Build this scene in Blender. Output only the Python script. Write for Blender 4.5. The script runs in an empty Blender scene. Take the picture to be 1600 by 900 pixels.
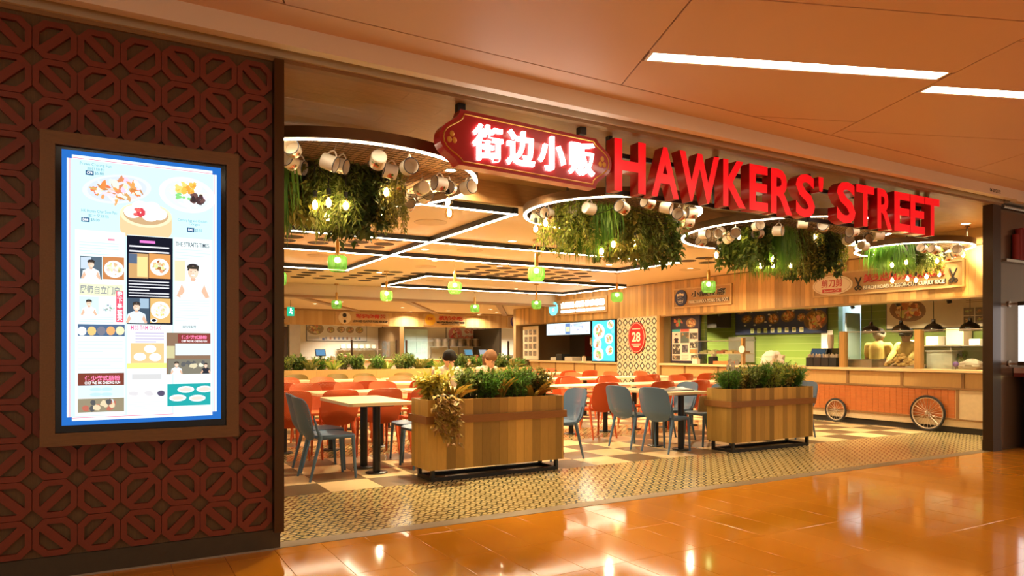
import bpy, bmesh, math, random
from mathutils import Vector, Matrix
PI = math.pi
R = math.radians
random.seed(7)
SC = bpy.context.scene
COL = SC.collection

# ------------------------------------------------------------------ camera, world, exposure
cam = bpy.data.cameras.new('camera')
cam.sensor_width = 36.0
cam.lens = 1100.0 / 1600.0 * 36.0
cam.shift_y = (548.0 - 450.0) / 1600.0
cam.clip_start = 0.05
cam_o = bpy.data.objects.new('camera', cam)
COL.objects.link(cam_o)
cam_o.location = (0, 0, 1.28)
cam_o.rotation_euler = (R(90), 0, R(-30))
SC.camera = cam_o

wd = bpy.data.worlds.new('mall_ambient')
SC.world = wd
wd.use_nodes = True
wd.node_tree.nodes['Background'].inputs[0].default_value = (1.0, 0.84, 0.64, 1)
wd.node_tree.nodes['Background'].inputs[1].default_value = 0.40
SC.view_settings.view_transform = 'Standard'
SC.view_settings.look = 'None'
SC.view_settings.gamma = 1.0
SC.view_settings.use_curve_mapping = False
SC.view_settings.exposure = 0.42
SC.cycles.use_denoising = True
SC.cycles.max_bounces = 8
SC.cycles.transparent_max_bounces = 16
SC.cycles.sample_clamp_indirect = 4.0
SC.cycles.caustics_reflective = False
SC.cycles.caustics_refractive = False

WARM = (1.0, 0.79, 0.47)
def area_light(name, loc, sx, sy, watts, col=WARM, rot=(0, 0, 0), shape='RECTANGLE', spread=180, parent=None):
    l = bpy.data.lights.new(name, 'AREA'); l.shape = shape; l.size = sx; l.size_y = sy
    l.energy = watts; l.color = col; l.spread = R(spread)
    o = bpy.data.objects.new(name, l); COL.objects.link(o)
    o.location = loc; o.rotation_euler = rot
    if parent: o.parent = parent
    return o

# ------------------------------------------------------------------ materials
MC = {}
def _nt(name):
    m = bpy.data.materials.new(name); m.use_nodes = True
    nt = m.node_tree
    return m, nt, nt.nodes['Principled BSDF'], nt.nodes, nt.links
def pm(name, col, rough=.5, metal=0, emit=None, es=0, var=0, vs=8, stretch=(1, 1, 1), bump=0, bs=60, rnd=0, spec=.5, coat=0):
    if name in MC: return MC[name]
    m, nt, b, N, L = _nt(name)
    c = (*col, 1)
    b.inputs['Base Color'].default_value = c
    b.inputs['Roughness'].default_value = rough
    b.inputs['Metallic'].default_value = metal
    b.inputs['Specular IOR Level'].default_value = spec
    b.inputs['Coat Weight'].default_value = coat
    b.inputs['Coat Roughness'].default_value = .06
    if emit:
        b.inputs['Emission Color'].default_value = (*emit, 1); b.inputs['Emission Strength'].default_value = es
    if var or bump or rnd:
        tc = N.new('ShaderNodeTexCoord'); mp = N.new('ShaderNodeMapping'); mp.inputs['Scale'].default_value = stretch
        L.new(tc.outputs['Object'], mp.inputs[0])
        nz = N.new('ShaderNodeTexNoise'); nz.inputs['Scale'].default_value = vs; nz.inputs['Detail'].default_value = 4
        L.new(mp.outputs[0], nz.inputs[0])
        hsv = N.new('ShaderNodeHueSaturation'); hsv.inputs['Color'].default_value = c
        ma = N.new('ShaderNodeMath'); ma.operation = 'MULTIPLY_ADD'
        L.new(nz.outputs[0], ma.inputs[0]); ma.inputs[1].default_value = var * 2; ma.inputs[2].default_value = 1 - var
        out = ma.outputs[0]
        if rnd:
            oi = N.new('ShaderNodeObjectInfo'); m2 = N.new('ShaderNodeMath'); m2.operation = 'MULTIPLY_ADD'
            L.new(oi.outputs['Random'], m2.inputs[0]); m2.inputs[1].default_value = rnd * 2; m2.inputs[2].default_value = 1 - rnd
            m3 = N.new('ShaderNodeMath'); m3.operation = 'MULTIPLY'
            L.new(out, m3.inputs[0]); L.new(m2.outputs[0], m3.inputs[1]); out = m3.outputs[0]
        L.new(out, hsv.inputs['Value']); L.new(hsv.outputs[0], b.inputs['Base Color'])
        if bump:
            n2 = N.new('ShaderNodeTexNoise'); n2.inputs['Scale'].default_value = bs
            L.new(mp.outputs[0], n2.inputs[0])
            bp = N.new('ShaderNodeBump'); bp.inputs['Strength'].default_value = bump; bp.inputs['Distance'].default_value = .01
            L.new(n2.outputs[0], bp.inputs['Height']); L.new(bp.outputs[0], b.inputs['Normal'])
    MC[name] = m
    return m
def wood(name, col, stretch, rough=.45, var=.22, rnd=.0, vs=6, spec=.4):
    return pm(name, col, rough, var=var, vs=vs, stretch=stretch, rnd=rnd, spec=spec, bump=.04, bs=30)
def emi(name, col, s):
    if name in MC: return MC[name]
    m = bpy.data.materials.new(name); m.use_nodes = True
    nt = m.node_tree; nt.nodes.clear()
    e = nt.nodes.new('ShaderNodeEmission'); e.inputs[0].default_value = (*col, 1); e.inputs[1].default_value = s
    o = nt.nodes.new('ShaderNodeOutputMaterial'); nt.links.new(e.outputs[0], o.inputs[0])
    MC[name] = m
    return m
def glass(name, tint, body=None, mixb=0.0, gloss=.10, rough=.03, glow=None, gs=0):
    """thin pane or shade: see-through, a little mirror, optionally a translucent body"""
    if name in MC: return MC[name]
    m = bpy.data.materials.new(name); m.use_nodes = True
    nt = m.node_tree; nt.nodes.clear(); N = nt.nodes; L = nt.links
    t = N.new('ShaderNodeBsdfTransparent'); t.inputs[0].default_value = (*tint, 1)
    g = N.new('ShaderNodeBsdfGlossy'); g.inputs['Roughness'].default_value = rough
    mx = N.new('ShaderNodeMixShader'); mx.inputs[0].default_value = gloss
    L.new(t.outputs[0], mx.inputs[1]); L.new(g.outputs[0], mx.inputs[2]); out = mx.outputs[0]
    if body:
        d = N.new('ShaderNodeBsdfTranslucent'); d.inputs[0].default_value = (*body, 1)
        d2 = N.new('ShaderNodeBsdfDiffuse'); d2.inputs[0].default_value = (*body, 1)
        ad = N.new('ShaderNodeMixShader'); ad.inputs[0].default_value = .4
        L.new(d.outputs[0], ad.inputs[1]); L.new(d2.outputs[0], ad.inputs[2])
        m2 = N.new('ShaderNodeMixShader'); m2.inputs[0].default_value = mixb
        L.new(out, m2.inputs[1]); L.new(ad.outputs[0], m2.inputs[2]); out = m2.outputs[0]
    if glow:
        e = N.new('ShaderNodeEmission'); e.inputs[0].default_value = (*glow, 1); e.inputs[1].default_value = gs
        a = N.new('ShaderNodeAddShader'); L.new(out, a.inputs[0]); L.new(e.outputs[0], a.inputs[1]); out = a.outputs[0]
    o = N.new('ShaderNodeOutputMaterial'); L.new(out, o.inputs[0])
    MC[name] = m
    return m
def leafmat(name, cols, rough=.45):
    """leaf colour differs from leaf to leaf"""
    if name in MC: return MC[name]
    m, nt, b, N, L = _nt(name)
    ge = N.new('ShaderNodeNewGeometry'); cr = N.new('ShaderNodeValToRGB')
    L.new(ge.outputs['Random Per Island'], cr.inputs[0])
    e = cr.color_ramp.elements
    while len(e) < len(cols): e.new(0.5)
    for i, c in enumerate(cols):
        e[i].position = i / max(1, len(cols) - 1); e[i].color = (*c, 1)
    L.new(cr.outputs[0], b.inputs['Base Color']); b.inputs['Roughness'].default_value = rough
    b.inputs['Specular IOR Level'].default_value = .4
    tr = N.new('ShaderNodeBsdfTranslucent'); L.new(cr.outputs[0], tr.inputs[0])
    mx = N.new('ShaderNodeMixShader'); mx.inputs[0].default_value = .3
    o = N['Material Output']
    L.new(b.outputs[0], mx.inputs[1]); L.new(tr.outputs[0], mx.inputs[2]); L.new(mx.outputs[0], o.inputs[0])
    MC[name] = m
    return m
def stripes(name, cols, axis, width, rough=.5):
    """boards of differing tone, too narrow at that distance to be told apart"""
    if name in MC: return MC[name]
    m, nt, b, N, L = _nt(name)
    tc = N.new('ShaderNodeTexCoord'); sp = N.new('ShaderNodeSeparateXYZ'); L.new(tc.outputs['Object'], sp.inputs[0])
    dv = N.new('ShaderNodeMath'); dv.operation = 'DIVIDE'; dv.inputs[1].default_value = width; L.new(sp.outputs[axis], dv.inputs[0])
    fl = N.new('ShaderNodeMath'); fl.operation = 'FLOOR'; L.new(dv.outputs[0], fl.inputs[0])
    wn = N.new('ShaderNodeTexWhiteNoise'); wn.noise_dimensions = '1D'; L.new(fl.outputs[0], wn.inputs['W'])
    cr = N.new('ShaderNodeValToRGB'); L.new(wn.outputs['Value'], cr.inputs[0])
    e = cr.color_ramp.elements; e[0].color = (*cols[0], 1); e[1].color = (*cols[1], 1)
    L.new(cr.outputs[0], b.inputs['Base Color']); b.inputs['Roughness'].default_value = rough
    MC[name] = m
    return m
def tiled(name, c1, c2, mortar, w, h, msize, rot=(0, 0, 0), rough=.25, offset=0.0):
    if name in MC: return MC[name]
    m, nt, b, N, L = _nt(name)
    tc = N.new('ShaderNodeTexCoord'); mp = N.new('ShaderNodeMapping'); mp.inputs['Rotation'].default_value = rot
    L.new(tc.outputs['Object'], mp.inputs[0])
    br = N.new('ShaderNodeTexBrick'); br.offset = offset; br.squash = 1
    br.inputs['Color1'].default_value = (*c1, 1); br.inputs['Color2'].default_value = (*c2, 1); br.inputs['Mortar'].default_value = (*mortar, 1)
    br.inputs['Scale'].default_value = 1; br.inputs['Mortar Size'].default_value = msize
    br.inputs['Brick Width'].default_value = w; br.inputs['Row Height'].default_value = h
    L.new(mp.outputs[0], br.inputs[0]); L.new(br.outputs[0], b.inputs['Base Color'])
    b.inputs['Roughness'].default_value = rough
    MC[name] = m
    return m
def crosstile(name, base, dark, light, cell, plane, rough=.2, r0=.30, thin=.07, rot45=True):
    """printed cement tile: a small stepped cross repeated every cell"""
    if name in MC: return MC[name]
    m, nt, b, N, L = _nt(name)
    tc = N.new('ShaderNodeTexCoord'); sp = N.new('ShaderNodeSeparateXYZ'); L.new(tc.outputs['Object'], sp.inputs[0])
    def math_(op, a, bb=None, c=None):
        n = N.new('ShaderNodeMath'); n.operation = op
        for i, v in enumerate((a, bb, c)):
            if v is None: continue
            if isinstance(v, (int, float)): n.inputs[i].default_value = v
            else: L.new(v, n.inputs[i])
        return n.outputs[0]
    def cellc(o):
        f = math_('FRACT', math_('DIVIDE', o, cell))
        return math_('ABSOLUTE', math_('SUBTRACT', f, .5))
    u = cellc(sp.outputs[plane[0]]); v = cellc(sp.outputs[plane[1]])
    q = 12.0
    uq = math_('DIVIDE', math_('FLOOR', math_('MULTIPLY', u, q * 2)), q * 2)
    vq = math_('DIVIDE', math_('FLOOR', math_('MULTIPLY', v, q * 2)), q * 2)
    s = math_('ADD', uq, vq)
    ring = math_('LESS_THAN', math_('ABSOLUTE', math_('SUBTRACT', s, r0)), thin)
    bar = math_('GREATER_THAN', math_('MINIMUM', u, v), .42)
    mx = N.new('ShaderNodeMixRGB'); mx.inputs[1].default_value = (*base, 1); mx.inputs[2].default_value = (*dark, 1); L.new(ring, mx.inputs[0])
    core = math_('LESS_THAN', s, r0 - thin)
    m2 = N.new('ShaderNodeMixRGB'); L.new(mx.outputs[0], m2.inputs[1]); m2.inputs[2].default_value = (*light, 1); L.new(core, m2.inputs[0])
    m3 = N.new('ShaderNodeMixRGB'); L.new(m2.outputs[0], m3.inputs[1]); m3.inputs[2].default_value = (*dark, 1); L.new(bar, m3.inputs[0])
    L.new(m3.outputs[0], b.inputs['Base Color']); b.inputs['Roughness'].default_value = rough
    MC[name] = m
    return m
def perforated(name, col, k=330.0, thr=.52, rough=.45):
    """moulded plastic pierced by rows of small holes"""
    if name in MC: return MC[name]
    m, nt, b, N, L = _nt(name)
    b.inputs['Base Color'].default_value = (*col, 1); b.inputs['Roughness'].default_value = rough
    tc = N.new('ShaderNodeTexCoord'); sp = N.new('ShaderNodeSeparateXYZ'); L.new(tc.outputs['Object'], sp.inputs[0])
    def sn(o, w):
        a = N.new('ShaderNodeMath'); a.operation = 'MULTIPLY'; a.inputs[1].default_value = w; L.new(o, a.inputs[0])
        s = N.new('ShaderNodeMath'); s.operation = 'SINE'; L.new(a.outputs[0], s.inputs[0]); return s.outputs[0]
    p = N.new('ShaderNodeMath'); p.operation = 'MULTIPLY'; L.new(sn(sp.outputs[0], k), p.inputs[0]); L.new(sn(sp.outputs[2], k), p.inputs[1])
    g = N.new('ShaderNodeMath'); g.operation = 'GREATER_THAN'; g.inputs[1].default_value = thr; L.new(p.outputs[0], g.inputs[0])
    t = N.new('ShaderNodeBsdfTransparent'); mx = N.new('ShaderNodeMixShader')
    L.new(g.outputs[0], mx.inputs[0]); L.new(b.outputs[0], mx.inputs[1]); L.new(t.outputs[0], mx.inputs[2])
    L.new(mx.outputs[0], N['Material Output'].inputs[0])
    MC[name] = m
    return m

# ------------------------------------------------------------------ mesh builder
class MB:
    def __init__(s): s.v = []; s.f = []; s.mi = []; s.m = 0
    def add(s, vs, fs):
        o = len(s.v); s.v += [tuple(p) for p in vs]
        for f in fs: s.f.append(tuple(i + o for i in f)); s.mi.append(s.m)
        return s
    def box(s, x0, y0, z0, x1, y1, z1):
        vs = [(x0, y0, z0), (x1, y0, z0), (x1, y1, z0), (x0, y1, z0), (x0, y0, z1), (x1, y0, z1), (x1, y1, z1), (x0, y1, z1)]
        return s.add(vs, [(0, 3, 2, 1), (4, 5, 6, 7), (0, 1, 5, 4), (1, 2, 6, 5), (2, 3, 7, 6), (3, 0, 4, 7)])
    def cbox(s, x0, y0, z0, x1, y1, z1, c=.003):
        """box with its top edges chamfered"""
        vs = [(x0, y0, z0), (x1, y0, z0), (x1, y1, z0), (x0, y1, z0), (x0, y0, z1 - c), (x1, y0, z1 - c), (x1, y1, z1 - c), (x0, y1, z1 - c),
              (x0 + c, y0 + c, z1), (x1 - c, y0 + c, z1), (x1 - c, y1 - c, z1), (x0 + c, y1 - c, z1)]
        return s.add(vs, [(0, 3, 2, 1), (0, 1, 5, 4), (1, 2, 6, 5), (2, 3, 7, 6), (3, 0, 4, 7), (4, 5, 9, 8), (5, 6, 10, 9), (6, 7, 11, 10), (7, 4, 8, 11), (8, 9, 10, 11)])
    def quad(s, a, b, c, d): return s.add([a, b, c, d], [(0, 1, 2, 3)])
    def prism(s, poly, z0, z1):
        """polygon in xy (counter-clockwise) extruded in z"""
        n = len(poly)
        vs = [(x, y, z0) for x, y in poly] + [(x, y, z1) for x, y in poly]
        fs = [tuple(reversed(range(n))), tuple(range(n, 2 * n))] + [(i, (i + 1) % n, n + (i + 1) % n, n + i) for i in range(n)]
        return s.add(vs, fs)
    def cyl(s, p0, p1, r0, r1=None, n=10, caps=True):
        r1 = r0 if r1 is None else r1
        p0 = Vector(p0); p1 = Vector(p1); d = (p1 - p0)
        if d.length < 1e-9: return s
        d.normalize()
        a = Vector((1, 0, 0)) if abs(d.x) < .9 else Vector((0, 1, 0))
        u = d.cross(a).normalized(); w = d.cross(u)
        vs = []
        for p, r in ((p0, r0), (p1, r1)):
            for i in range(n):
                t = 2 * PI * i / n; vs.append(p + u * (r * math.cos(t)) + w * (r * math.sin(t)))
        fs = [(i, (i + 1) % n, n + (i + 1) % n, n + i) for i in range(n)]
        if caps: fs += [tuple(reversed(range(n))), tuple(range(n, 2 * n))]
        return s.add(vs, fs)
    def tube(s, pts, r, n=6, closed=False):
        P = [Vector(p) for p in pts]; k = len(P); rs = r if isinstance(r, (list, tuple)) else [r] * k
        vs = []
        prev = None
        for i, p in enumerate(P):
            if closed: d = P[(i + 1) % k] - P[i - 1]
            else: d = P[min(i + 1, k - 1)] - P[max(i - 1, 0)]
            d.normalize()
            if prev is None:
                a = Vector((0, 0, 1)) if abs(d.z) < .9 else Vector((1, 0, 0)); u = d.cross(a).normalized()
            else:
                u = (prev - d * prev.dot(d)); u = u.normalized() if u.length > 1e-6 else d.orthogonal().normalized()
            prev = u; w = d.cross(u)
            for j in range(n):
                t = 2 * PI * j / n; vs.append(p + u * (rs[i] * math.cos(t)) + w * (rs[i] * math.sin(t)))
        fs = []
        for i in range(k if closed else k - 1):
            a = i * n; b = ((i + 1) % k) * n
            for j in range(n): fs.append((a + j, a + (j + 1) % n, b + (j + 1) % n, b + j))
        if not closed: fs += [tuple(reversed(range(n))), tuple(range((k - 1) * n, k * n))]
        return s.add(vs, fs)
    def lathe(s, prof, c=(0, 0, 0), n=20, axis='z'):
        """prof: list of (r, h)"""
        vs = []; k = len(prof)
        for r, h in prof:
            for j in range(n):
                t = 2 * PI * j / n; x, y = r * math.cos(t), r * math.sin(t)
                p = (x, y, h) if axis == 'z' else ((h, x, y) if axis == 'x' else (x, h, -y) if False else (y, h, x))
                vs.append((p[0] + c[0], p[1] + c[1], p[2] + c[2]))
        fs = []
        for i in range(k - 1):
            for j in range(n): fs.append((i * n + j, i * n + (j + 1) % n, (i + 1) * n + (j + 1) % n, (i + 1) * n + j))
        if prof[0][0] > 1e-6: fs.append(tuple(reversed(range(n))))
        if prof[-1][0] > 1e-6: fs.append(tuple(range((k - 1) * n, k * n)))
        return s.add(vs, fs)
    def ball(s, c, r, n=12, m=8, sc=(1, 1, 1)):
        vs = [(c[0], c[1], c[2] - r * sc[2])]
        for i in range(1, m):
            a = PI * i / m - PI / 2
            for j in range(n):
                t = 2 * PI * j / n
                vs.append((c[0] + r * sc[0] * math.cos(a) * math.cos(t), c[1] + r * sc[1] * math.cos(a) * math.sin(t), c[2] + r * sc[2] * math.sin(a)))
        vs.append((c[0], c[1], c[2] + r * sc[2])); top = len(vs) - 1
        fs = [(0, 1 + (j + 1) % n, 1 + j) for j in range(n)]
        for i in range(m - 2):
            for j in range(n):
                a = 1 + i * n; fs.append((a + j, a + (j + 1) % n, a + n + (j + 1) % n, a + n + j))
        a = 1 + (m - 2) * n
        fs += [(a + j, a + (j + 1) % n, top) for j in range(n)]
        return s.add(vs, fs)
    def shell(s, grid, th, closed=True):
        """grid[i][j] points; a sheet of thickness th with closed rim"""
        h = len(grid); w = len(grid[0])
        G = [[Vector(p) for p in r] for r in grid]; vs = []; off = []
        for i in range(h):
            for j in range(w):
                du = G[i][min(j + 1, w - 1)] - G[i][max(j - 1, 0)]; dv = G[min(i + 1, h - 1)][j] - G[max(i - 1, 0)][j]
                nn = du.cross(dv); nn = nn.normalized() if nn.length > 1e-10 else Vector((0, 0, 1))
                vs.append(G[i][j]); off.append(G[i][j] + nn * th)
        N = h * w; vs = vs + off; fs = []
        for i in range(h - 1):
            for j in range(w - 1):
                a = i * w + j; fs.append((a, a + w, a + w + 1, a + 1)); fs.append((N + a, N + a + 1, N + a + w + 1, N + a + w))
        rim = [j for j in range(w)] + [i * w + w - 1 for i in range(1, h)] + [(h - 1) * w + j for j in range(w - 2, -1, -1)] + [i * w for i in range(h - 2, 0, -1)]
        for q in range(len(rim)):
            a = rim[q]; b = rim[(q + 1) % len(rim)]; fs.append((a, b, N + b, N + a))
        return s.add(vs, fs)
    def mesh(s, name, mats, smooth=False):
        me = bpy.data.meshes.new(name); me.from_pydata(s.v, [], s.f)
        if not isinstance(mats, (list, tuple)): mats = [mats]
        for m in mats: me.materials.append(m)
        if len(mats) > 1: me.polygons.foreach_set('material_index', s.mi)
        if smooth:
            me.polygons.foreach_set('use_smooth', [True] * len(me.polygons))
            me.set_sharp_from_angle(angle=R(40))
        me.update()
        return me
def link(name, me, parent=None, loc=(0, 0, 0), rot=(0, 0, 0), kind=None):
    o = bpy.data.objects.new(name, me); COL.objects.link(o)
    o.location = loc; o.rotation_euler = rot
    if parent: o.parent = parent
    if kind: o['kind'] = kind
    return o
def obj(name, mb, mat, parent=None, smooth=False, loc=(0, 0, 0), rot=(0, 0, 0), kind=None):
    return link(name, mb.mesh(name, mat, smooth), parent, loc, rot, kind)
def tag(o, label, cat, group=None):
    o['label'] = label; o['category'] = cat
    if group: o['group'] = group
    return o
def thing(name, label, cat, loc=(0, 0, 0), rotz=0, group=None):
    o = bpy.data.objects.new(name, None); COL.objects.link(o); o.empty_display_size = .1
    o.location = loc; o.rotation_euler = (0, 0, rotz)
    return tag(o, label, cat, group)
def struct(name, mb, mat, smooth=False, loc=(0, 0, 0), label=None):
    o = obj(name, mb, mat, None, smooth, loc); o['kind'] = 'structure'
    if label: o['label'] = label
    return o
def copy_tree(o, parent=None):
    c = o.copy(); COL.objects.link(c); c.parent = parent
    for ch in list(o.children): copy_tree(ch, c)
    return c
_first = {}
def place(proto, loc, rotz, label=None, group=None, rot=None):
    """the prototype itself the first time, then copies of it with its parts"""
    k = proto.name
    if k not in _first: _first[k] = 1; o = proto
    else: o = copy_tree(proto)
    o.location = loc; o.rotation_euler = rot if rot else (0, 0, rotz)
    if label: o['label'] = label
    if group: o['group'] = group
    return o
# lettering ---------------------------------------------------------
def text_mesh(s, mat, ext=0.0, bold=0.0, size=1.0, width=None, height=None, align='CENTER', shear=0):
    cu = bpy.data.curves.new('lettering', 'FONT'); cu.body = s; cu.size = size; cu.extrude = ext; cu.offset = bold; cu.shear = shear
    cu.align_x = align; cu.align_y = 'CENTER'; cu.resolution_u = 3
    o = bpy.data.objects.new('lettering', cu); COL.objects.link(o)
    dg = bpy.context.evaluated_depsgraph_get(); dg.update()
    me = bpy.data.meshes.new_from_object(o.evaluated_get(dg))
    bpy.data.objects.remove(o); bpy.data.curves.remove(cu)
    me.materials.clear(); me.materials.append(mat)
    if (width or height) and len(me.vertices):
        xs = [v.co.x for v in me.vertices]; ys = [v.co.y for v in me.vertices]
        w = max(xs) - min(xs); h = max(ys) - min(ys); cx = (max(xs) + min(xs)) / 2; cy = (max(ys) + min(ys)) / 2
        sx = width / w if width else height / h
        sy = height / h if height else sx
        for v in me.vertices: v.co.x = (v.co.x - cx) * sx; v.co.y = (v.co.y - cy) * sy
    return me
FACE_Y = (R(90), 0, 0)            # lettering that faces -Y
FACE_X = (R(90), 0, R(-90))       # lettering that faces -X
# flat print: coloured shapes laid one over the other in the local xy plane
class Print:
    def __init__(s, glow=0.0): s.mb = MB(); s.mats = []; s.idx = {}; s.z = 0.0; s.glow = glow
    def _c(s, col):
        key = tuple(round(c, 2) for c in col)
        if key not in s.idx:
            n = 'print_%s_%d_%d_%d' % ('lit' if s.glow else 'ink', *[int(c * 100) for c in key])
            m = emi(n + '_%d' % int(s.glow * 10), key, s.glow) if s.glow else pm(n, key, .5)
            s.idx[key] = len(s.mats); s.mats.append(m)
        s.mb.m = s.idx[key]; s.z += .000015
    def rect(s, x0, y0, x1, y1, col):
        s._c(col); s.mb.quad((x0, y0, s.z), (x1, y0, s.z), (x1, y1, s.z), (x0, y1, s.z))
    def ell(s, cx, cy, rx, ry, col, n=18, rot=0, jit=0):
        s._c(col); vs = []
        for i in range(n):
            t = 2 * PI * i / n; q = 1 + random.uniform(-jit, jit)
            x, y = rx * q * math.cos(t), ry * q * math.sin(t)
            vs.append((cx + x * math.cos(rot) - y * math.sin(rot), cy + x * math.sin(rot) + y * math.cos(rot), s.z))
        s.mb.add(vs, [tuple(range(n))])
    def poly(s, pts, col):
        s._c(col); s.mb.add([(x, y, s.z) for x, y in pts], [tuple(range(len(pts)))])
    def dish(s, cx, cy, rx, ry, plate, foods, k=14, rot=0, rim=.8, bs=.25):
        s.ell(cx, cy, rx, ry, plate, 24, rot)
        s.ell(cx, cy, rx * rim, ry * rim, tuple(c * .88 for c in plate), 24, rot)
        for i in range(int(k * 2.4)):
            t = random.uniform(0, 2 * PI); q = math.sqrt(random.random()) * (rim - bs * .6)
            x, y = rx * q * math.cos(t), ry * q * math.sin(t)
            s.ell(cx + x * math.cos(rot) - y * math.sin(rot), cy + x * math.sin(rot) + y * math.cos(rot), rx * bs * random.uniform(.22, .95), ry * bs * random.uniform(.22, .95), tuple(min(1, max(0, round(c * random.choice((.75, 1, 1.12)), 2))) for c in random.choice(foods)), 7, random.uniform(0, 3), .25)
    def lines(s, x0, y0, x1, y1, n, col, th=.35):
        h = (y1 - y0) / n
        for i in range(n):
            xe = x1 if i % 4 != 3 else x0 + (x1 - x0) * random.uniform(.4, .8)
            s.rect(x0, y1 - (i + .7) * h, xe, y1 - (i + .7 - th) * h, col)
    def blotch(s, x0, y0, x1, y1, cols, k=16):
        s.rect(x0, y0, x1, y1, cols[0])
        for i in range(k):
            w = (x1 - x0) * random.uniform(.06, .2); h = (y1 - y0) * random.uniform(.06, .22)
            x = random.uniform(x0 + w, x1 - w); y = random.uniform(y0 + h, y1 - h)
            s.ell(x, y, w, h, random.choice(cols), 8, random.uniform(0, 3), .3)
    def person(s, cx, y0, h, shirt, bg=None):
        """a small figure in a printed picture: shoulders, face, hair"""
        s.poly([(cx - h * .42, y0), (cx + h * .42, y0), (cx + h * .36, y0 + h * .42), (cx + h * .12, y0 + h * .56), (cx - h * .12, y0 + h * .56), (cx - h * .36, y0 + h * .42)], shirt)
        s.rect(cx - h * .06, y0 + h * .5, cx + h * .06, y0 + h * .64, (.75, .45, .3))
        for q in (-1, 1): s.poly([(cx + q * h * .30, y0 + h * .40), (cx + q * h * .44, y0 + h * .04), (cx + q * h * .34, y0), (cx + q * h * .22, y0 + h * .2)], (.78, .47, .32))
        for q in range(4): s.poly([(cx + (q - 1.6) * h * .17, y0), (cx + (q - 1.5) * h * .17, y0), (cx + (q - 1.5) * h * .11, y0 + h * .36)], tuple(c * .86 for c in shirt))
        s.poly([(cx - h * .09, y0 + h * .56), (cx + h * .09, y0 + h * .56), (cx, y0 + h * .50)], (.74, .44, .3))
        s.ell(cx, y0 + h * .90, h * .165, h * .105, (.04, .03, .03), 12)
        s.ell(cx, y0 + h * .755, h * .140, h * .185, (.86, .57, .41), 16)
        s.ell(cx + h * .05, y0 + h * .74, h * .08, h * .14, (.92, .66, .50), 12)
        s.poly([(cx - h * .15, y0 + h * .80), (cx + h * .15, y0 + h * .80), (cx + h * .14, y0 + h * .93), (cx - h * .14, y0 + h * .93)], (.05, .035, .03))
        s.poly([(cx - h * .11, y0 + h * .80), (cx + h * .11, y0 + h * .80), (cx + h * .10, y0 + h * .85), (cx - h * .10, y0 + h * .85)], (.86, .58, .42))
        for q in (-1, 1): s.ell(cx + q * h * .055, y0 + h * .775, h * .022, h * .009, (.08, .05, .04), 6)
        s.ell(cx, y0 + h * .67, h * .055, h * .018, (.95, .90, .86), 8); s.ell(cx, y0 + h * .725, h * .018, h * .022, (.74, .44, .32), 6)
    def build(s, name, parent, loc, rot, label=None):
        o = link(name, s.mb.mesh(name, s.mats), parent, loc, rot)
        if label: o['label'] = label
        return o

# ================================================================== THE SETTING
FY = 4.70                 # shop front line
OX0, OX1 = 0.99, 9.74     # opening
SOF = 3.14                # timber soffit
ZC = 2.90                 # dining hall ceiling
XW = 11.40                # stall fronts on the side of the hall
YB = 23.0                 # stall fronts across the end of the hall
M_cream = pm('cream_plaster', (.92, .83, .66), .6, var=.04, vs=1.5)
M_ceil = pm('cream_ceiling', (.80, .64, .40), .55, var=.03, vs=.7)
M_terra = pm('mall_ceiling_paint', (.76, .52, .34), .55, var=.05, vs=.6)
M_black = pm('black_metal', (.012, .011, .010), .4)
M_dbrown = pm('dark_bronze', (.055, .028, .012), .32, metal=.5)
M_bronze = pm('bronze_band', (.17, .10, .045), .35, metal=.6)
M_steel = pm('brushed_steel', (.55, .50, .42), .3, metal=.9, var=.1, vs=5)
M_soffit = wood('soffit_timber', (.40, .215, .085), (1.2, 14, 14), .4, var=.28)
M_dark = pm('dark_void', (.03, .024, .018), .8)  # dark colour of the kickboards
M_orange_tile = pm('polished_orange_tile', (.64, .235, .012), .08, var=.05, vs=3, rnd=.035, spec=.6)
M_grout = pm('grout', (.22, .11, .04), .6)
M_brownstone = pm('brown_stone', (.26, .18, .085), .4, var=.12, vs=14)
M_pat = crosstile('printed_floor_tile', (.66, .50, .22), (.10, .095, .035), (.74, .58, .28), .1, (0, 1), .16, r0=.36, thin=.13)
M_light_floor = wood('pale_oak_floor', (.80, .57, .29), (3, 14, 3), .32, var=.10, rnd=.05)
M_dark_floor = wood('brown_oak_floor', (.17, .115, .055), (3, 14, 3), .35, var=.15, rnd=.10)

# --- mall floor
m = MB().box(-6, -6, -.12, 16, FY, -.008)
floor_mall = struct('floor', m, M_grout, label='polished orange tiles of the mall walkway')
tl = MB().cbox(-.1492, -.2992, -.012, .1492, .2992, 0, .0015).mesh('tile', M_orange_tile)
tl_s = MB().cbox(-.1492, -.0742, -.012, .1492, .0742, 0, .0015).mesh('tile', M_orange_tile)
for i in range(-5, 37):
    x = .94 + .3 * i + .15
    link('tile', tl_s, floor_mall, (x, 4.625, 0))
    for j in range(5):
        yc = 4.55 - .3 - .6 * j
        # only where the walkway comes into view
        if yc + .3 < 4.3 - .42 * abs(x - 4.0) - 1.2 and j > 2: continue
        link('tile', tl, floor_mall, (x, yc, 0))
back = MB()
for i in range(-22, 52):
    for j in range(5, 17):
        x = .94 + .3 * i; y = 4.55 - .6 * j
        back.box(x + .0008, y - .5992, -.012, x + .2992, y - .0008, 0)
for i in range(-22, 52):
    for j in range(0, 5):
        x = .94 + .3 * i
        xc, yc = x + .15, 4.55 - .3 - .6 * j
        if -5 <= i < 37 and not (yc + .3 < 4.3 - .42 * abs(xc - 4.0) - 1.2 and j > 2): continue
        y = 4.55 - .6 * j
        back.box(x + .0008, y - .5992, -.012, x + .2992, y - .0008, 0)
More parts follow.
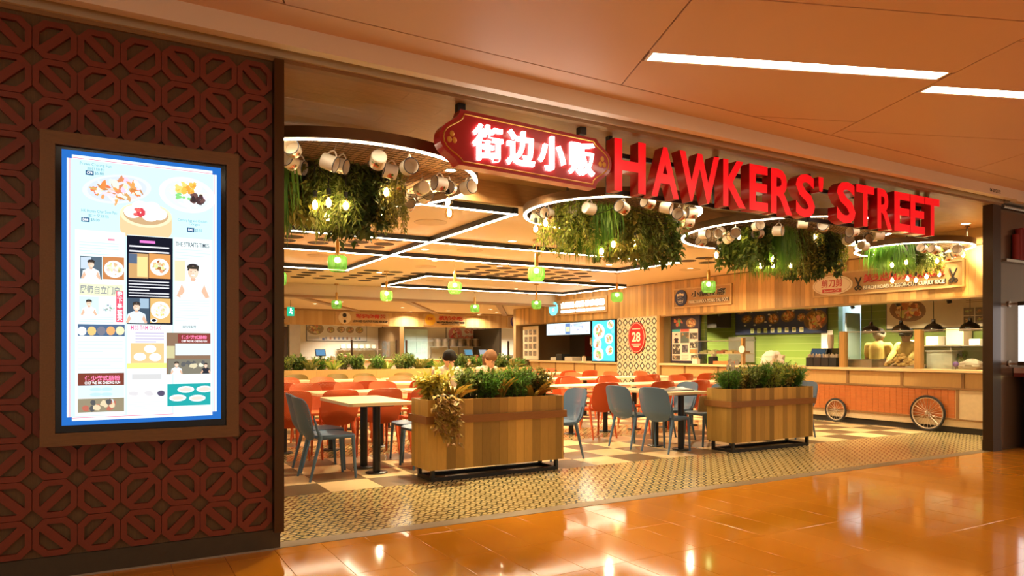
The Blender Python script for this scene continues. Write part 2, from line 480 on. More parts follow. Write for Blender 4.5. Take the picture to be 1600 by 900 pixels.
obj('tile_field', back, M_orange_tile, floor_mall, kind='stuff')

# --- threshold and dining floor
struct('trim_1', MB().cbox(OX0 - .06, FY, -.1, OX1 + .3, FY + .14, .003, .002), M_brownstone, label='brown stone threshold strip')
m = MB().box(-3, FY, -.12, 16, 27, -.010)
floor_in = struct('floor_2', m, pm('dining_grout', (.40, .29, .14), .6), label='dining hall floor of printed and timber-look tiles')
pt = MB().cbox(-.1494, -.1494, -.012, .1494, .1494, 0, .001).mesh('printed_tile', M_pat)
for i in range(36):
    for j in range(5):
        link('printed_tile', pt, floor_in, (.80 + .3 * i, FY + .14 + .15 + .3 * j, 0))
Y2 = FY + .14 + 1.5         # 6.34
lt = MB().cbox(-.249, -.249, -.012, .249, .249, 0, .001).mesh('floor_tile', M_light_floor)
dt = MB().cbox(-.249, -.249, -.012, .249, .249, 0, .001).mesh('floor_tile', M_dark_floor)
def checker(i, j): return (i + j) % 2 == 0
for i in range(21):
    for j in range(4):
        link('floor_tile', lt if checker(i, j) else dt, floor_in, (1.02 + .5 * i, Y2 + .25 + .5 * j, 0))
Y3 = Y2 + 2.0               # 8.34
strip = MB()
for i in range(44):
    for j in range(4):
        x = -1.5 + .3 * i; y = Y3 + .3 * j
        strip.box(x + .0006, y + .0006, -.012, x + .2994, y + .2994, 0)
obj('printed_tile_strip', strip, M_pat, floor_in, kind='stuff')
Y4 = Y3 + 1.2               # 9.54
for i in range(21):
    for j in range(10):
        link('floor_tile', lt if checker(i, j + 1) else dt, floor_in, (1.02 + .5 * i, Y4 + .25 + .5 * j, 0))
far = [MB(), MB()]
for i in range(-8, 30):
    for j in range(0, 27):
        y = Y4 + .5 * j; x = 1.02 + .5 * i - .25
        if 0 <= i < 21 and j < 10: continue
        far[0 if checker(i, j + 1) else 1].box(x + .001, y + .001, -.012, x + .499, y + .499, 0)
for i in list(range(-8, 0)) + list(range(21, 30)):
    for j in range(4):
        y = Y2 + .5 * j; x = 1.02 + .5 * i - .25
        far[0 if checker(i, j) else 1].box(x + .001, y + .001, -.012, x + .499, y + .499, 0)
obj('pale_floor_field', far[0], M_light_floor, floor_in, kind='stuff')
obj('brown_floor_field', far[1], M_dark_floor, floor_in, kind='stuff')

# --- mall ceiling: large panels set at an angle, with two recessed light strips
ZM = 3.31
e1 = Vector((.932, -.362, 0)); e2 = Vector((.362, .932, 0)); O0 = Vector((3.32, 4.00, 0))
ceil_mall = struct('ceiling', MB().box(-7, -6, ZM + .012, 17, FY - .2, ZM + .15), pm('panel_gap', (.16, .07, .03), .7), label='terracotta painted mall ceiling in large angled panels')
def clip(poly, n, d):
    out = []
    for i in range(len(poly)):
        a, b = poly[i], poly[(i + 1) % len(poly)]
        da = a[0] * n[0] + a[1] * n[1] - d; db = b[0] * n[0] + b[1] * n[1] - d
        if da <= 0: out.append(a)
        if (da < 0) != (db < 0) and abs(da - db) > 1e-9:
            t = da / (da - db); out.append((a[0] + (b[0] - a[0]) * t, a[1] + (b[1] - a[1]) * t))
    return out
PW, PH = 2.335, 1.90
EDGE = 4.24
g = .006
STRIPS = []
for c in range(-4, 6):
    for r in range(-5, 3):
        # neighbouring columns of panels are shifted against each other
        o = O0 + e1 * (PW * c) + e2 * (-.34 + .25 * c - .785 + PH * r)
        q = [o + e1 * g + e2 * g, o + e1 * (PW - g) + e2 * g, o + e1 * (PW - g) + e2 * (PH - g), o + e1 * g + e2 * (PH - g)]
        parts = [q]
        a = o + e2 * .785
        cc = a + e2 * .07 + e1 * (PW / 2)
        if r in (0, -2) and -4 < cc.y < EDGE - .55:
            lo = [o + e1 * g + e2 * g, o + e1 * (PW - g) + e2 * g, a + e1 * (PW - g), a + e1 * g]
            bq = a + e2 * .145
            hi = [bq + e1 * g, bq + e1 * (PW - g), o + e1 * (PW - g) + e2 * (PH - g), o + e1 * g + e2 * (PH - g)]
            parts = [lo, hi]; STRIPS.append((a, bq))
        for p in parts:
            poly = [(v.x, v.y) for v in p]
            poly = clip(poly, (0, 1), EDGE - g)
            if len(poly) < 3: continue
            obj('ceiling_panel', MB().prism(poly, ZM, ZM + .014), M_terra, ceil_mall)
obj('ceiling_panel', MB().box(-7, EDGE + g, ZM, 5.88, FY - .2, ZM + .014), M_terra, ceil_mall)
obj('ceiling_panel', MB().box(5.88 + g, EDGE + g, ZM, 17, FY - .2, ZM + .014), M_terra, ceil_mall)
M_tubewhite = emi('diffuser_light', (1.0, .88, .66), 11.0)
n_off = 0   # the lit screen's black bezel mirrors a run of such strips over the walkway behind the camera
for a, b in STRIPS:
    c = (a + b) / 2 + e1 * (PW / 2)
    t = thing('ceiling_light', 'long flush light strip in the terracotta ceiling, ending against a panel joint', 'light', (c.x, c.y, ZM + .012), math.atan2(e1.y, e1.x), 'light strips of the mall ceiling')
    if abs(c.x - 4.3) < .6 and c.y > 2.5: t['label'] = 'complete long light strip of the terracotta ceiling above the HAWKERS letters'
    elif abs(c.x - 6.6) < .6 and c.y > 1.8: t['label'] = 'long light strip starting beside the end of the one above the HAWKERS letters'
    else: t['label'] = 'flush light strip of the terracotta ceiling further along the walkway'; n_off += 1; t.name = 'ceiling_light_%d_offscreen' % n_off
    off = t.name.endswith('_offscreen')
    hl = PW / 2 - .02
    obj('diffuser_%d_offscreen' % n_off if off else 'diffuser', MB().box(-hl + .02, -.062, -.006, hl - .02, .062, 0), M_tubewhite, t)
    fr = MB()
    fr.box(-hl, -.0725, -.010, hl, -.062, 0).box(-hl, .062, -.010, hl, .0725, 0).box(-hl, -.062, -.010, -hl + .02, .062, 0).box(hl - .02, -.062, -.010, hl, .062, 0)
    obj('frame', fr, M_cream, t)
# more of the same strips further back over the walkway light the shop front
# --- bulkhead over the opening, shutter slot, soffit
struct('wall_front', MB().box(-7, FY - .2, 3.185, 9.95, FY - .12, 3.9), M_cream, label='cream bulkhead over the shop opening')
lt_ = text_mesh('04-20/21/22', pm('black_vinyl', (.01, .01, .01), .5), .0005, .004, width=.245, height=.042)
o = link('unit_number', lt_, None, (9.42, FY - .2015, 3.235), FACE_Y)
tag(o, 'black unit number lettering on the cream bulkhead', 'lettering')
s = MB().box(-7, FY - .12, 3.25, 9.95, FY - .04, 3.27)
struct('trim_2', s, pm('shutter_metal', (.22, .17, .11), .4, metal=.4), label='dark shutter slot along the bulkhead')
s = MB().box(-7, FY - .045, 3.165, 9.95, FY - .02, 3.25)
struct('trim_3', s, pm('pale_steel', (.78, .66, .45), .35, metal=.3), label='bright steel guide of the shutter slot')
s = MB().box(-7, FY - .02, 3.140, 9.95, FY + .05, 3.25)
struct('trim_4', s, wood('trim_timber', (.33, .19, .08), (2, 20, 20), .4), label='timber edge strip of the soffit')
sof = struct('ceiling_2', MB().box(-3, FY + .05, SOF + .012, XW + .3, 6.80, SOF + .12), M_soffit, label='timber boarded soffit of the shop entrance')
for i in range(11):
    y0 = FY + .05 + i * (6.80 - FY - .05) / 11
    w = (6.80 - FY - .05) / 11
    for j in range(6):
        x0 = -3 + j * 2.45 + (i % 3) * .35 - (.7 if j == 0 else 0)
        obj('soffit_board', MB().box(x0 + .001, y0 + .0008, SOF, x0 + 2.449 + (.7 if j == 0 else 0), y0 + w - .0008, SOF + .014), M_soffit, sof)
struct('trim_5', MB().box(-3, 6.80, ZC, XW + .3, 6.84, SOF + .12), M_soffit, label='timber edge between the soffit and the cream ceiling')

# --- dining hall ceiling
ceil_in = struct('ceiling_3', MB().box(-3, 6.84, ZC, XW + .1, 17.2, ZC + .2), M_ceil, label='cream dining hall ceiling with round dark openings')
M_hole = pm('opening_shade', (.050, .032, .016), .8)  # flat discs; the shade inside each opening is put into this dark colour
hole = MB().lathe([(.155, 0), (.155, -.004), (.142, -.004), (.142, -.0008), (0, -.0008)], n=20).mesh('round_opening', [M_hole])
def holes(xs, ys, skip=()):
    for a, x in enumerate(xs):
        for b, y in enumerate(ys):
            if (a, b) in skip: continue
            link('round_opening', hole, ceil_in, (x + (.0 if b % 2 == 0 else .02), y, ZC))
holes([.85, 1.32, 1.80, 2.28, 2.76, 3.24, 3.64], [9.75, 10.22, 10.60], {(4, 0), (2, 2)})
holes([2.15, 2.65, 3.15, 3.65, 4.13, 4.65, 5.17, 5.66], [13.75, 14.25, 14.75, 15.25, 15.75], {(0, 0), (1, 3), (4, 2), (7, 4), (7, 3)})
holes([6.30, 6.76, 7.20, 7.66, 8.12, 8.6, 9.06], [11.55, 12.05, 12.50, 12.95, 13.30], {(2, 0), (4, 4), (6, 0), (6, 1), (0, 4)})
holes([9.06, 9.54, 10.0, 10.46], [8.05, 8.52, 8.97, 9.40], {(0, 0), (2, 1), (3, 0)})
vent = MB().lathe([(.21, 0), (.21, -.006), (.195, -.008), (.17, -.003), (.15, -.008), (.12, -.003), (.10, -.008), (.06, -.003), (0, -.006)], n=24).mesh('ceiling_vent', pm('vent_cream', (.62, .47, .27), .5), True)
for x, y in [(3.55, 8.2), (5.1, 10.2), (5.35, 12.6), (3.15, 12.0), (10.1, 10.4), (8.0, 8.0), (6.6, 15.0)]:
    o = link('ceiling_vent', vent, None, (x, y, ZC - .0005)); tag(o, 'round cream air vent in the dining hall ceiling', 'vent', 'round ceiling vents')
# cream drop at the end of the hall, lower ceiling with brown beams
struct('wall_drop', MB().box(-3, 17.2, 2.62, XW + 4, 17.35, ZC + .2), M_ceil, label='cream drop at the end of the dining hall ceiling')
struct('trim_6', MB().box(-3, 17.08, 2.56, XW + 4, 17.38, 2.62), wood('beam_brown', (.30, .17, .07), (8, 2, 8), .5), label='brown band under the ceiling drop')
struct('ceiling_4', MB().box(-3, 17.38, 2.62, 17, YB + 3, 2.75), pm('low_ceiling_tan', (.62, .44, .24), .6), label='lower tan ceiling before the far stalls')
M_beam = wood('beam_brown', (.30, .17, .07), (8, 2, 8), .5)
for k, x in enumerate((1.2, 4.0, 6.8, 9.6, 12.4)):
    a = Vector((x, 17.4, 0)); b = Vector((x + 3.2, YB - .3, 0)); d = (b - a).normalized(); n = Vector((-d.y, d.x, 0)) * .09
    struct('trim_%d' % (7 + k), MB().prism([tuple((a + n)[:2]), tuple((a - n)[:2]), tuple((b - n)[:2]), tuple((b + n)[:2])], 2.575, 2.62), M_beam, label='brown beam under the lower ceiling')
struct('trim_12', MB().box(-3, YB - .3, 2.575, 15, YB - .12, 2.62), M_beam, label='brown beam over the far stalls')
# hidden sides of the hall
struct('wall_left', MB().box(-3.1, FY + .2, 0, -3, YB + 3, 3.3), M_cream)

# --- shop front pier with lattice, and jambs
M_lat = pm('oxblood_lattice', (.20, .036, .012), .5, var=.06, vs=4)
M_pier = wood('pier_timber', (.165, .095, .035), (30, 1.0, 1.6), .5, var=.35)
pier = struct('wall_pier', MB().box(-3.0, FY, .13, OX0 - .06, FY + .2, 3.14), M_pier, label='shop front pier clad with an oxblood lattice over timber')
struct('baseboard_pier', MB().box(-3.0, FY - .012, 0, OX0 - .012, FY + .2, .13), pm('base_stone', (.060, .045, .022), .45, var=.2, vs=20), label='dark plinth under the lattice pier')
struct('trim_13', MB().box(-3.0, FY - .016, 0, OX0 - .014, FY - .012, .010), pm('pale_seal', (.35, .30, .22), .5), label='pale seal along the plinth')
struct('door_1', MB().box(OX0 - .06, FY - .07, .122, OX0, FY + .21, 3.14).box(OX0 - .058, FY - .010, .10, OX0 - .004, FY + .2, .122), pm('bronze_jamb', (.085, .045, .016), .28, metal=.7), label='bronze jamb post at the edge of the lattice pier')
MOD = .2125
c = .052; h = MOD / 2 - .0015; w = .031
def octa(h, c): return [(h - c, -h), (h, -h + c), (h, h - c), (h - c, h), (-h + c, h), (-h, h - c), (-h, -h + c), (-h + c, -h)]
def lattice(sgn):
    mb = MB(); A = octa(h, c); B = octa(h - w, c - w * .42); n = 8; t = .030
    vs = [(x, y, 0) for x, y in A] + [(x, y, t) for x, y in A] + [(x, y, 0) for x, y in B] + [(x, y, t) for x, y in B]
    fs = []
    for i in range(n):
        j = (i + 1) % n
        fs += [(i, j, n + j, n + i), (n + i, n + j, 3 * n + j, 3 * n + i), (3 * n + i, 3 * n + j, 2 * n + j, 2 * n + i)]
    mb.add(vs, fs)
    k = h - c * .5 - w * .55; q = .0225 * .7071
    p = [(-k - q, -k + q), (-k + q, -k - q), (k + q, k - q), (k - q, k + q)]
    p = [(x * sgn, y) for x, y in p]
    if sgn < 0: p.reverse()
    mb.prism(p, 0, t - .001)
    return mb.mesh('lattice_tile', M_lat)
LA, LB = lattice(1), lattice(-1)
for i in range(9):
    for j in range(14):
        x = OX0 - .065 - MOD * (i + .5); z = .137 + MOD * (j + .5)
        if -.20 < x - .1 and x + .1 < .60 and .87 < z - .1 and z + .1 < 2.38: continue
        link('lattice_tile', LA if (i + j) % 2 == 0 else LB, pier, (x, FY, z), FACE_Y)
# far jamb
struct('door_2', MB().box(OX1, FY - .02, .14, OX1 + .20, FY + .10, SOF).box(OX1 - .004, FY - .026, 0, OX1 + .204, FY + .104, .14), M_dbrown, label='dark bronze jamb post at the far end of the opening')
# end wall of the shop beyond the far jamb
struct('wall_side_return', MB().box(OX1 + .2, FY + .05, 0, XW + 3.2, FY + .2, 3.3), pm('return_wall', (.30, .19, .09), .5))

# --- neighbouring shop at the edge of the view
NX = OX1 + .20
M_nb = pm('taupe_panel', (.19, .125, .075), .22, metal=.55, var=.08, vs=2)
struct('wall_neighbour', MB().box(NX, FY + .01, 0, NX + 3, FY + .12, 3.9), M_nb, label='brown metal panelled wall of the neighbouring shop')
struct('wall_front_2', MB().box(9.95, FY - .2, 3.165, 16, FY - .12, 3.9), M_cream, label='cream bulkhead over the neighbouring shop')
struct('trim_14', MB().box(9.95, FY - .12, 3.165, 16, FY + .01, 3.20).cyl((9.97, FY - .03, 3.13), (13, FY - .03, 3.13), .02), M_steel, label='steel rail over the neighbouring shop front')
M_red = pm('red_cloth', (.22, .012, .010), .7)
aw = thing('arched_panel', 'deep red fluted arched panel above the neighbouring shop front', 'panel', (NX + .30, FY + .008, 2.47))
R_ = .20
for k in range(14):
    x = k * .075; top = .42 if x > R_ else math.sqrt(max(0, R_ ** 2 - (R_ - x - .03) ** 2)) + .22
    obj('flute', MB().cyl((x + .037, -.042, 0), (x + .037, -.042, top), .040, n=10), M_red, aw, True)
struct('trim_15', MB().box(NX + .08, FY - .05, 2.43, NX + 3, FY + .01, 2.465), M_steel, label='steel shelf edge under the red arched panel')
lb = thing('lightbox_sign', 'glowing white vertical lightbox sign with red seal held by steel brackets', 'sign', (NX + .31, FY - .20, 1.14))
M_lightbox = emi('lightbox_face', (1.0, .95, .92), 1.5)
obj('lightbox', MB().box(-.085, -.085, 0, .085, .085, .72), M_lightbox, lb)
for z in (-.05, .72):
    obj('end_cap', MB().box(-.09, -.09, z, .09, .09, z + .05), M_dbrown, lb)
    br = MB().cyl((-.06, 0, z + .025), (-.06, .20, z + .025), .018).cyl((-.06, .19, z + .025), (-.06, .205, z + .025), .04)
    obj('bracket', br, M_steel, lb, True)
seal = MB().box(-.01, -.0875, .60, .075, -.085, .69)
sl = obj('red_seal', seal, emi('seal_red', (.9, .05, .06), 1.5), lb)
link('lettering', text_mesh('和', emi('seal_white', (1, .9, .85), 2.5), 0, .01, height=.06), lb, (.033, -.0885, .645), FACE_Y)
for k, ch in enumerate('烧腊饭面粥鸡'):
    link('lettering', text_mesh(ch, pm('lightbox_ink', (.12, .08, .25), .5), 0, .0, height=.055), lb, (.033, -.0865, .53 - k * .082 - (.03 if k > 2 else 0)), FACE_Y)
cn = thing('counter', 'pink fluted counter with a dark red worktop at the neighbouring shop', 'counter', (NX + .42, FY - .02, 0))
M_pink = pm('pink_flute', (.62, .42, .33), .5)
for k in range(26):
    obj('flute', MB().cyl((k * .05, -.12, 0), (k * .05, -.12, .94), .026, n=8), M_pink, cn, True)
obj('worktop', MB().box(-.06, -.25, .94, 1.4, .02, .99), pm('maroon_top', (.16, .03, .025), .3), cn)
obj('worktop_edge', MB().box(-.06, -.25, .99, 1.4, .02, 1.06), pm('pale_top', (.60, .45, .38), .4), cn)
obj('under_light', MB().box(0, -.2, .925, 1.3, -.17, .94), emi('under_counter_led', (1.0, .8, .35), 9.0), cn)

# ================================================================== LIGHT FITTINGS OF THE DINING HALL
M_led = emi('led_line', (1.0, .84, .58), 26.0)
def led_run(pts, label):
    t = thing('linear_light', label, 'light', (pts[0][0], pts[0][1], ZC), 0)
    x0, y0 = pts[0]
    for k in range(len(pts) - 1):
        a = Vector((*pts[k], 0)); b = Vector((*pts[k + 1], 0)); d = (b - a).normalized(); n = Vector((-d.y, d.x, 0)) * .028
        a2 = a - d * .04 - Vector((x0, y0, 0)); b2 = b + d * .04 - Vector((x0, y0, 0))
        def q(n): return [tuple((a2 - n)[:2]), tuple((b2 - n)[:2]), tuple((b2 + n)[:2]), tuple((a2 + n)[:2])]
        hs = obj('housing', MB().prism(q(n), -.068, -.0005), M_black, t)
        obj('diffuser', MB().prism(q(n * .62), -.076 - k * .0004, -.068), M_led, hs)
    return t
led_run([(-2.8, 6.92), (4.02, 6.92), (4.02, 13.35), (-2.8, 13.35)], 'black framed light line along the timber soffit turning deep into the hall')
led_run([(-2.8, 9.28), (8.72, 9.28), (8.72, 10.95), (-2.8, 10.95)], 'long narrow U of black framed light line across the cream ceiling')
led_run([(10.98, 13.52), (5.78, 13.52), (5.78, 16.2), (10.98, 16.2), (10.98, 13.6)], 'rectangle of black framed light line near the slatted side fascia')
# downlights: the lamp is the lens
M_dl = emi('downlight_lens', (1.0, .86, .62), 14.0)
dl_ring = MB().lathe([(.075, 0), (.075, -.008), (.055, -.004), (.055, 0)], n=20).mesh('trim_ring', pm('white_ring', (.8, .7, .55), .4), True)
dl_lens = MB().lathe([(.055, -.001), (0, -.001)], n=20).mesh('lens', M_dl)
def downlight(x, y, z, watts, label, group, cool=False):
    t = thing('downlight', label, 'light', (x, y, z), 0, group)
    link('trim_ring', dl_ring, t); link('lens', dl_lens, t)
    area_light('lamp', (0, 0, -.012), .10, .10, watts, (1.0, .90, .76) if cool else WARM, shape='DISK', spread=150, parent=t)
DLW = 70
# only where the photograph shows a downlight
for x, y in [(4.42, 10.44), (5.2, 9.0), (5.12, 11.64), (6.53, 11.78), (8.2, 10.55), (9.96, 10.24), (9.68, 13.05), (4.91, 14.0), (9.3, 15.9)]:
    downlight(x, y, ZC, DLW, 'small round downlight in the cream dining hall ceiling', 'downlights of the dining hall')
for x, y in [(3.08, 6.60), (10.0, 6.55), (10.9, 5.6)]:
    downlight(x, y, SOF, DLW, 'small round downlight in the timber soffit over the entrance', 'downlights of the soffit')
for x, y in [(8.1, 19.5), (9.04, 22.55), (9.94, 21.5), (11.72, 22.6), (10.75, 20.0), (11.8, 21.5), (3.84, 17.6), (5.18, 20.2), (5.58, 19.0), (7.97, 20.6)]:
    downlight(x, y, 2.62, DLW * .6, 'small round downlight in the lower tan ceiling', 'downlights of the lower ceiling')

# ================================================================== THE DISPLAY SCREEN ON THE PIER
SX0, SX1, SZ0, SZ1 = -.21, .61, .865, 2.395
scr = thing('display_screen', 'tall lit menu screen in a timber frame on the lattice pier', 'screen', (.2, FY, SZ0 - .10))
ox, oz = -.2, -(SZ0 - .10)
FX0, FX1, FZ0, FZ1 = -.31, .71, .755, 2.485
M_frame = wood('frame_timber', (.20, .105, .035), (3, 20, 20), .4, var=.25)
M_frame_v = wood('frame_timber_upright', (.20, .105, .035), (20, 20, 3), .4, var=.25)
def fbar(poly, z0, z1, mat):
    mb = MB().prism(poly, z0, z1)
    obj('frame_bar', mb, mat, scr, loc=(ox, 0, oz), rot=FACE_Y)
fw = .07
fbar([(FX0, FZ0), (FX1, FZ0), (FX1 - fw, FZ0 + fw), (FX0 + fw, FZ0 + fw)], 0, .115, M_frame)
fbar([(FX0, FZ1), (FX0 + fw, FZ1 - fw), (FX1 - fw, FZ1 - fw), (FX1, FZ1)], 0, .115, M_frame)
fbar([(FX0, FZ0), (FX0 + fw, FZ0 + fw), (FX0 + fw, FZ1 - fw), (FX0, FZ1)], 0, .115, M_frame_v)
fbar([(FX1, FZ0), (FX1, FZ1), (FX1 - fw, FZ1 - fw), (FX1 - fw, FZ0 + fw)], 0, .115, M_frame_v)
obj('bezel', MB().box(FX0 + fw, -.088, FZ0 + fw, FX1 - fw, 0, FZ1 - fw), pm('screen_bezel', (.008, .008, .009), .12), scr, loc=(ox, 0, oz))
W, H = SX1 - SX0, SZ1 - SZ0
def V(x, y):
    t = 236 + (x - 97) * .113; b = 661 - (x - 97) * .02
    return ((x - 97) / 247.0 * W, (b - y) / (b - t) * H)
p = Print(1.0)
BG = (.60, .93, .94); WH = (.85, 1.0, 1.0); BL = (.02, .14, .50); INK = (.30, .50, .62); BK = (.015, .015, .02)
p.rect(0, 0, W, H, BL)
bo = .024
p.poly([(bo * 2, bo), (W - bo * 2, bo), (W - bo * 2, bo * 1.9), (W - bo, bo * 1.9), (W - bo, H - bo * 1.9), (W - bo * 2, H - bo * 1.9), (W - bo * 2, H - bo), (bo * 2, H - bo), (bo * 2, H - bo * 1.9), (bo, H - bo * 1.9), (bo, bo * 1.9), (bo * 2, bo * 1.9)], WH)
RED = (.85, .25, .35)
for a in ((bo * 1.5, bo * 1.9, bo * 1.5 + .004, H - bo * 1.9), (W - bo * 1.5 - .004, bo * 1.9, W - bo * 1.5, H - bo * 1.9), (bo * 2, bo * 1.6, W - bo * 2, bo * 1.6 + .004), (bo * 2, H - bo * 1.6 - .004, W - bo * 2, H - bo * 1.6)): p.rect(*a, RED)
p.rect(bo * 1.75, bo * 1.95, W - bo * 1.75, H - bo * 1.95, BG)
def R2(x0, y0, x1, y1, col, f=p.rect, **k):
    a = V((x0 + x1) / 2, y0); b = V((x0 + x1) / 2, y1)
    f((x0 - 97) / 247 * W, b[1], (x1 - 97) / 247 * W, a[1], col, **k)
# dishes
a = V(178, 297); p.dish(a[0], a[1], .175, .082, (.72, .80, .95), [(.95, .92, .90), (.85, .35, .12), (.98, .80, .68), (.75, .22, .08), (.95, .90, .88)], 34, R(10), .86, .22)
a = V(288, 306); p.dish(a[0], a[1], .155, .105, (.80, .92, .98), [(.98, .98, .98), (.95, .96, .97)], 14, R(-6))
for k in range(26): p.ell(a[0] - .01 + random.uniform(-.055, .045), a[1] + .035 + random.uniform(-.022, .03), .017, .012, random.choice([(.95, .50, .08), (.98, .65, .18), (.85, .35, .05)]), 7, random.random() * 3, .3)
for k in range(18): p.ell(a[0] + .055 + random.uniform(-.035, .04), a[1] - .02 + random.uniform(-.022, .025), .016, .012, random.choice([(.08, .04, .04), (.16, .08, .07), (.05, .03, .03)]), 7, random.random() * 3, .3)
for k in range(10): p.ell(a[0] - .03 + random.uniform(-.03, .04), a[1] - .012 + random.uniform(-.016, .016), .010, .008, (.25, .65, .20), 6)
a = V(222, 340); rx, ry = .135, .072
p.rect(a[0] - rx, a[1] - .075, a[0] + rx, a[1] + .01, (.78, .58, .32))
p.ell(a[0], a[1] - .075, rx, ry, (.78, .58, .32), 24)
p.ell(a[0], a[1] + .01, rx, ry, (.92, .76, .50), 24); p.ell(a[0], a[1] + .012, rx * .86, ry * .82, (.58, .38, .20), 24)
for dx, dy in ((-.03, .045), (.03, .045), (.065, .012), (.02, .0), (-.07, .012)): p.ell(a[0] + dx, a[1] + dy + .01, .045, .036, (.96, .95, .94), 14); p.ell(a[0] + dx, a[1] + dy + .016, .036, .027, (1, 1, 1), 14)
for k in range(14): p.ell(a[0] - .035 + random.uniform(-.022, .022), a[1] + .022 + random.uniform(-.02, .022), .012, .010, random.choice([(.65, .06, .08), (.80, .14, .12)]), 7)
# price tags
for x, y in ((131, 273), (125, 345), (287, 361)): R2(x, y - 4, x + 12, y + 3, (.02, .08, .20))
# article columns
R2(116, 362, 190, 646, WH); R2(192, 370, 263, 646, WH); R2(265, 374, 329, 648, WH)
R2(119, 373, 185, 398, INK, p.lines, n=6) if False else p.lines(*[V(122, 398)[0], V(122, 398)[1], V(180, 380)[0], V(180, 380)[1]], 5, (.55, .78, .85), .3)
R2(164, 374, 174, 377, RED)
R2(123, 401, 155, 436, (.10, .14, .18)); R2(124, 402, 139, 420, (.55, .65, .75)); a = V(139, 436); p.person(a[0], a[1], .11, (.80, .92, .98))
R2(156, 402, 188, 437, (.55, .22, .08)); a = V(173, 421); p.dish(a[0], a[1], .05, .048, (.95, .95, .92), [(.92, .80, .55), (.70, .62, .25), (.95, .9, .8)], 14, R(-30))
R2(122, 444, 186, 462, (.85, .92, .55)); R2(122, 463, 150, 490, (.62, .85, .85)); a = V(136, 492); p.person(a[0], a[1], .09, (.90, .96, .98))
a = V(165, 481); p.dish(a[0], a[1], .042, .026, (.85, .92, .95), [(.80, .88, .92), (.3, .4, .4)], 10)
R2(176, 455, 187, 503, (.88, .10, .16))
p.lines(*V(122, 503), V(172, 503)[0], V(172, 494)[1], 3, (.6, .8, .86), .35)
R2(120, 506, 189, 524, (.08, .14, .25))
for k in range(5):
    a = V(126 + 14 * k, 516); p.ell(a[0], a[1], .022, .026, [(.85, .92, .95), (.85, .55, .2), (.2, .2, .25), (.85, .40, .15), (.9, .75, .45)][k], 10)
p.lines(*V(120, 576), V(186, 576)[0], V(186, 530)[1], 9, (.62, .80, .86), .25)
R2(192, 371, 264, 507, BK)
p.lines(*V(196, 396), V(258, 396)[0], V(258, 385)[1], 2, (.85, .85, .9), .3)
R2(212, 377, 236, 381, (.75, .20, .60))
R2(195, 397, 225, 435, (.60, .35, .14)); R2(208, 402, 224, 433, (.92, .68, .28)); R2(195, 397, 208, 412, (.10, .14, .22))
R2(226, 398, 260, 436, (.70, .32, .10)); a = V(243, 418); p.dish(a[0], a[1], .05, .05, (.95, .92, .86), [(.90, .70, .35), (.95, .94, .92), (.35, .16, .05), (.80, .45, .15)], 14)
p.lines(*V(195, 464), V(258, 464)[0], V(258, 440)[1], 6, (.80, .82, .85), .35)
R2(193, 466, 227, 505, (.06, .09, .13)); R2(212, 467, 226, 482, (.35, .48, .60)); a = V(207, 505); p.person(a[0], a[1], .125, (.72, .86, .95))
R2(228, 467, 260, 505, (.72, .45, .16)); a = V(244, 485); p.dish(a[0], a[1], .05, .05, (.96, .95, .90), [(.90, .78, .50), (.80, .62, .25), (.95, .9, .8)], 16, R(-20)); a = V(234, 501); p.ell(a[0], a[1], .018, .012, (.9, .9, .9)); p.ell(a[0], a[1], .012, .008, BK)
p.lines(*V(268, 406), V(326, 406)[0], V(326, 392)[1], 4, (.60, .80, .86), .3)
R2(267, 407, 322, 467, (.80, .88, .95)); R2(267, 408, 284, 440, (.88, .70, .45)); a = V(297, 467); p.person(a[0], a[1], .205, (.90, .95, .98))
a = V(289, 464); p.ell(a[0], a[1], .045, .012, (.92, .92, .80))
p.lines(*V(268, 503), V(324, 503)[0], V(324, 470)[1], 9, (.60, .82, .86), .25)
p.lines(*V(205, 536), V(250, 536)[0], V(250, 519)[1], 4, (.55, .48, .66), .45)
R2(198, 536, 250, 567, (.80, .55, .26))
for dx, dy in ((228, 545), (212, 557), (236, 558)):
    a = V(dx, dy); p.ell(a[0], a[1], .032, .024, (.98, .97, .95), 14); p.ell(a[0], a[1], .022, .014, (.80, .78, .80), 12, 0, .2)
R2(192, 567, 254, 575, (.72, .86, .22))
R2(192, 583, 250, 593, (.80, .88, .92)); R2(200, 584, 246, 592, (.62, .62, .62))
for dx in (203, 226): a = V(dx, 614); p.ell(a[0], a[1], .034, .024, (.96, .96, .96), 14); p.ell(a[0], a[1], .024, .014, (.68, .66, .68), 12, 0, .25)
a = V(245, 614); p.ell(a[0], a[1], .020, .018, (.10, .08, .14), 12, 0, .15)
p.lines(*V(194, 643), V(250, 643)[0], V(250, 625)[1], 5, (.66, .82, .88), .25)
R2(120, 581, 188, 600, (.20, .05, .03)); R2(120, 600, 188, 619, (.66, .86, .95)); R2(120, 620, 188, 641, (.30, .25, .16))
for k in range(14): a = V(124 + random.random() * 60, 624 + random.random() * 13); p.ell(a[0], a[1], .016, .016, random.choice([(.75, .62, .40), (.10, .10, .10), (.65, .72, .72), (.5, .15, .1)]), 7, 0, .3)
for k in range(4): a = V(146 + 16 * (k % 2), 606 + 8 * (k // 2)); p.ell(a[0], a[1], .03, .010, (.50, .72, .88), 12)
R2(254, 521, 326, 585, (.26, .16, .10)); R2(268, 538, 326, 556, (.70, .86, .93)); R2(254, 541, 267, 560, (.60, .55, .30)); R2(272, 523, 326, 537, (.24, .05, .04))
R2(256, 562, 326, 585, (.22, .20, .15)); a = V(270, 585); p.person(a[0], a[1], .075, (.85, .92, .95)); a = V(318, 585); p.person(a[0], a[1], .065, (.03, .03, .04))
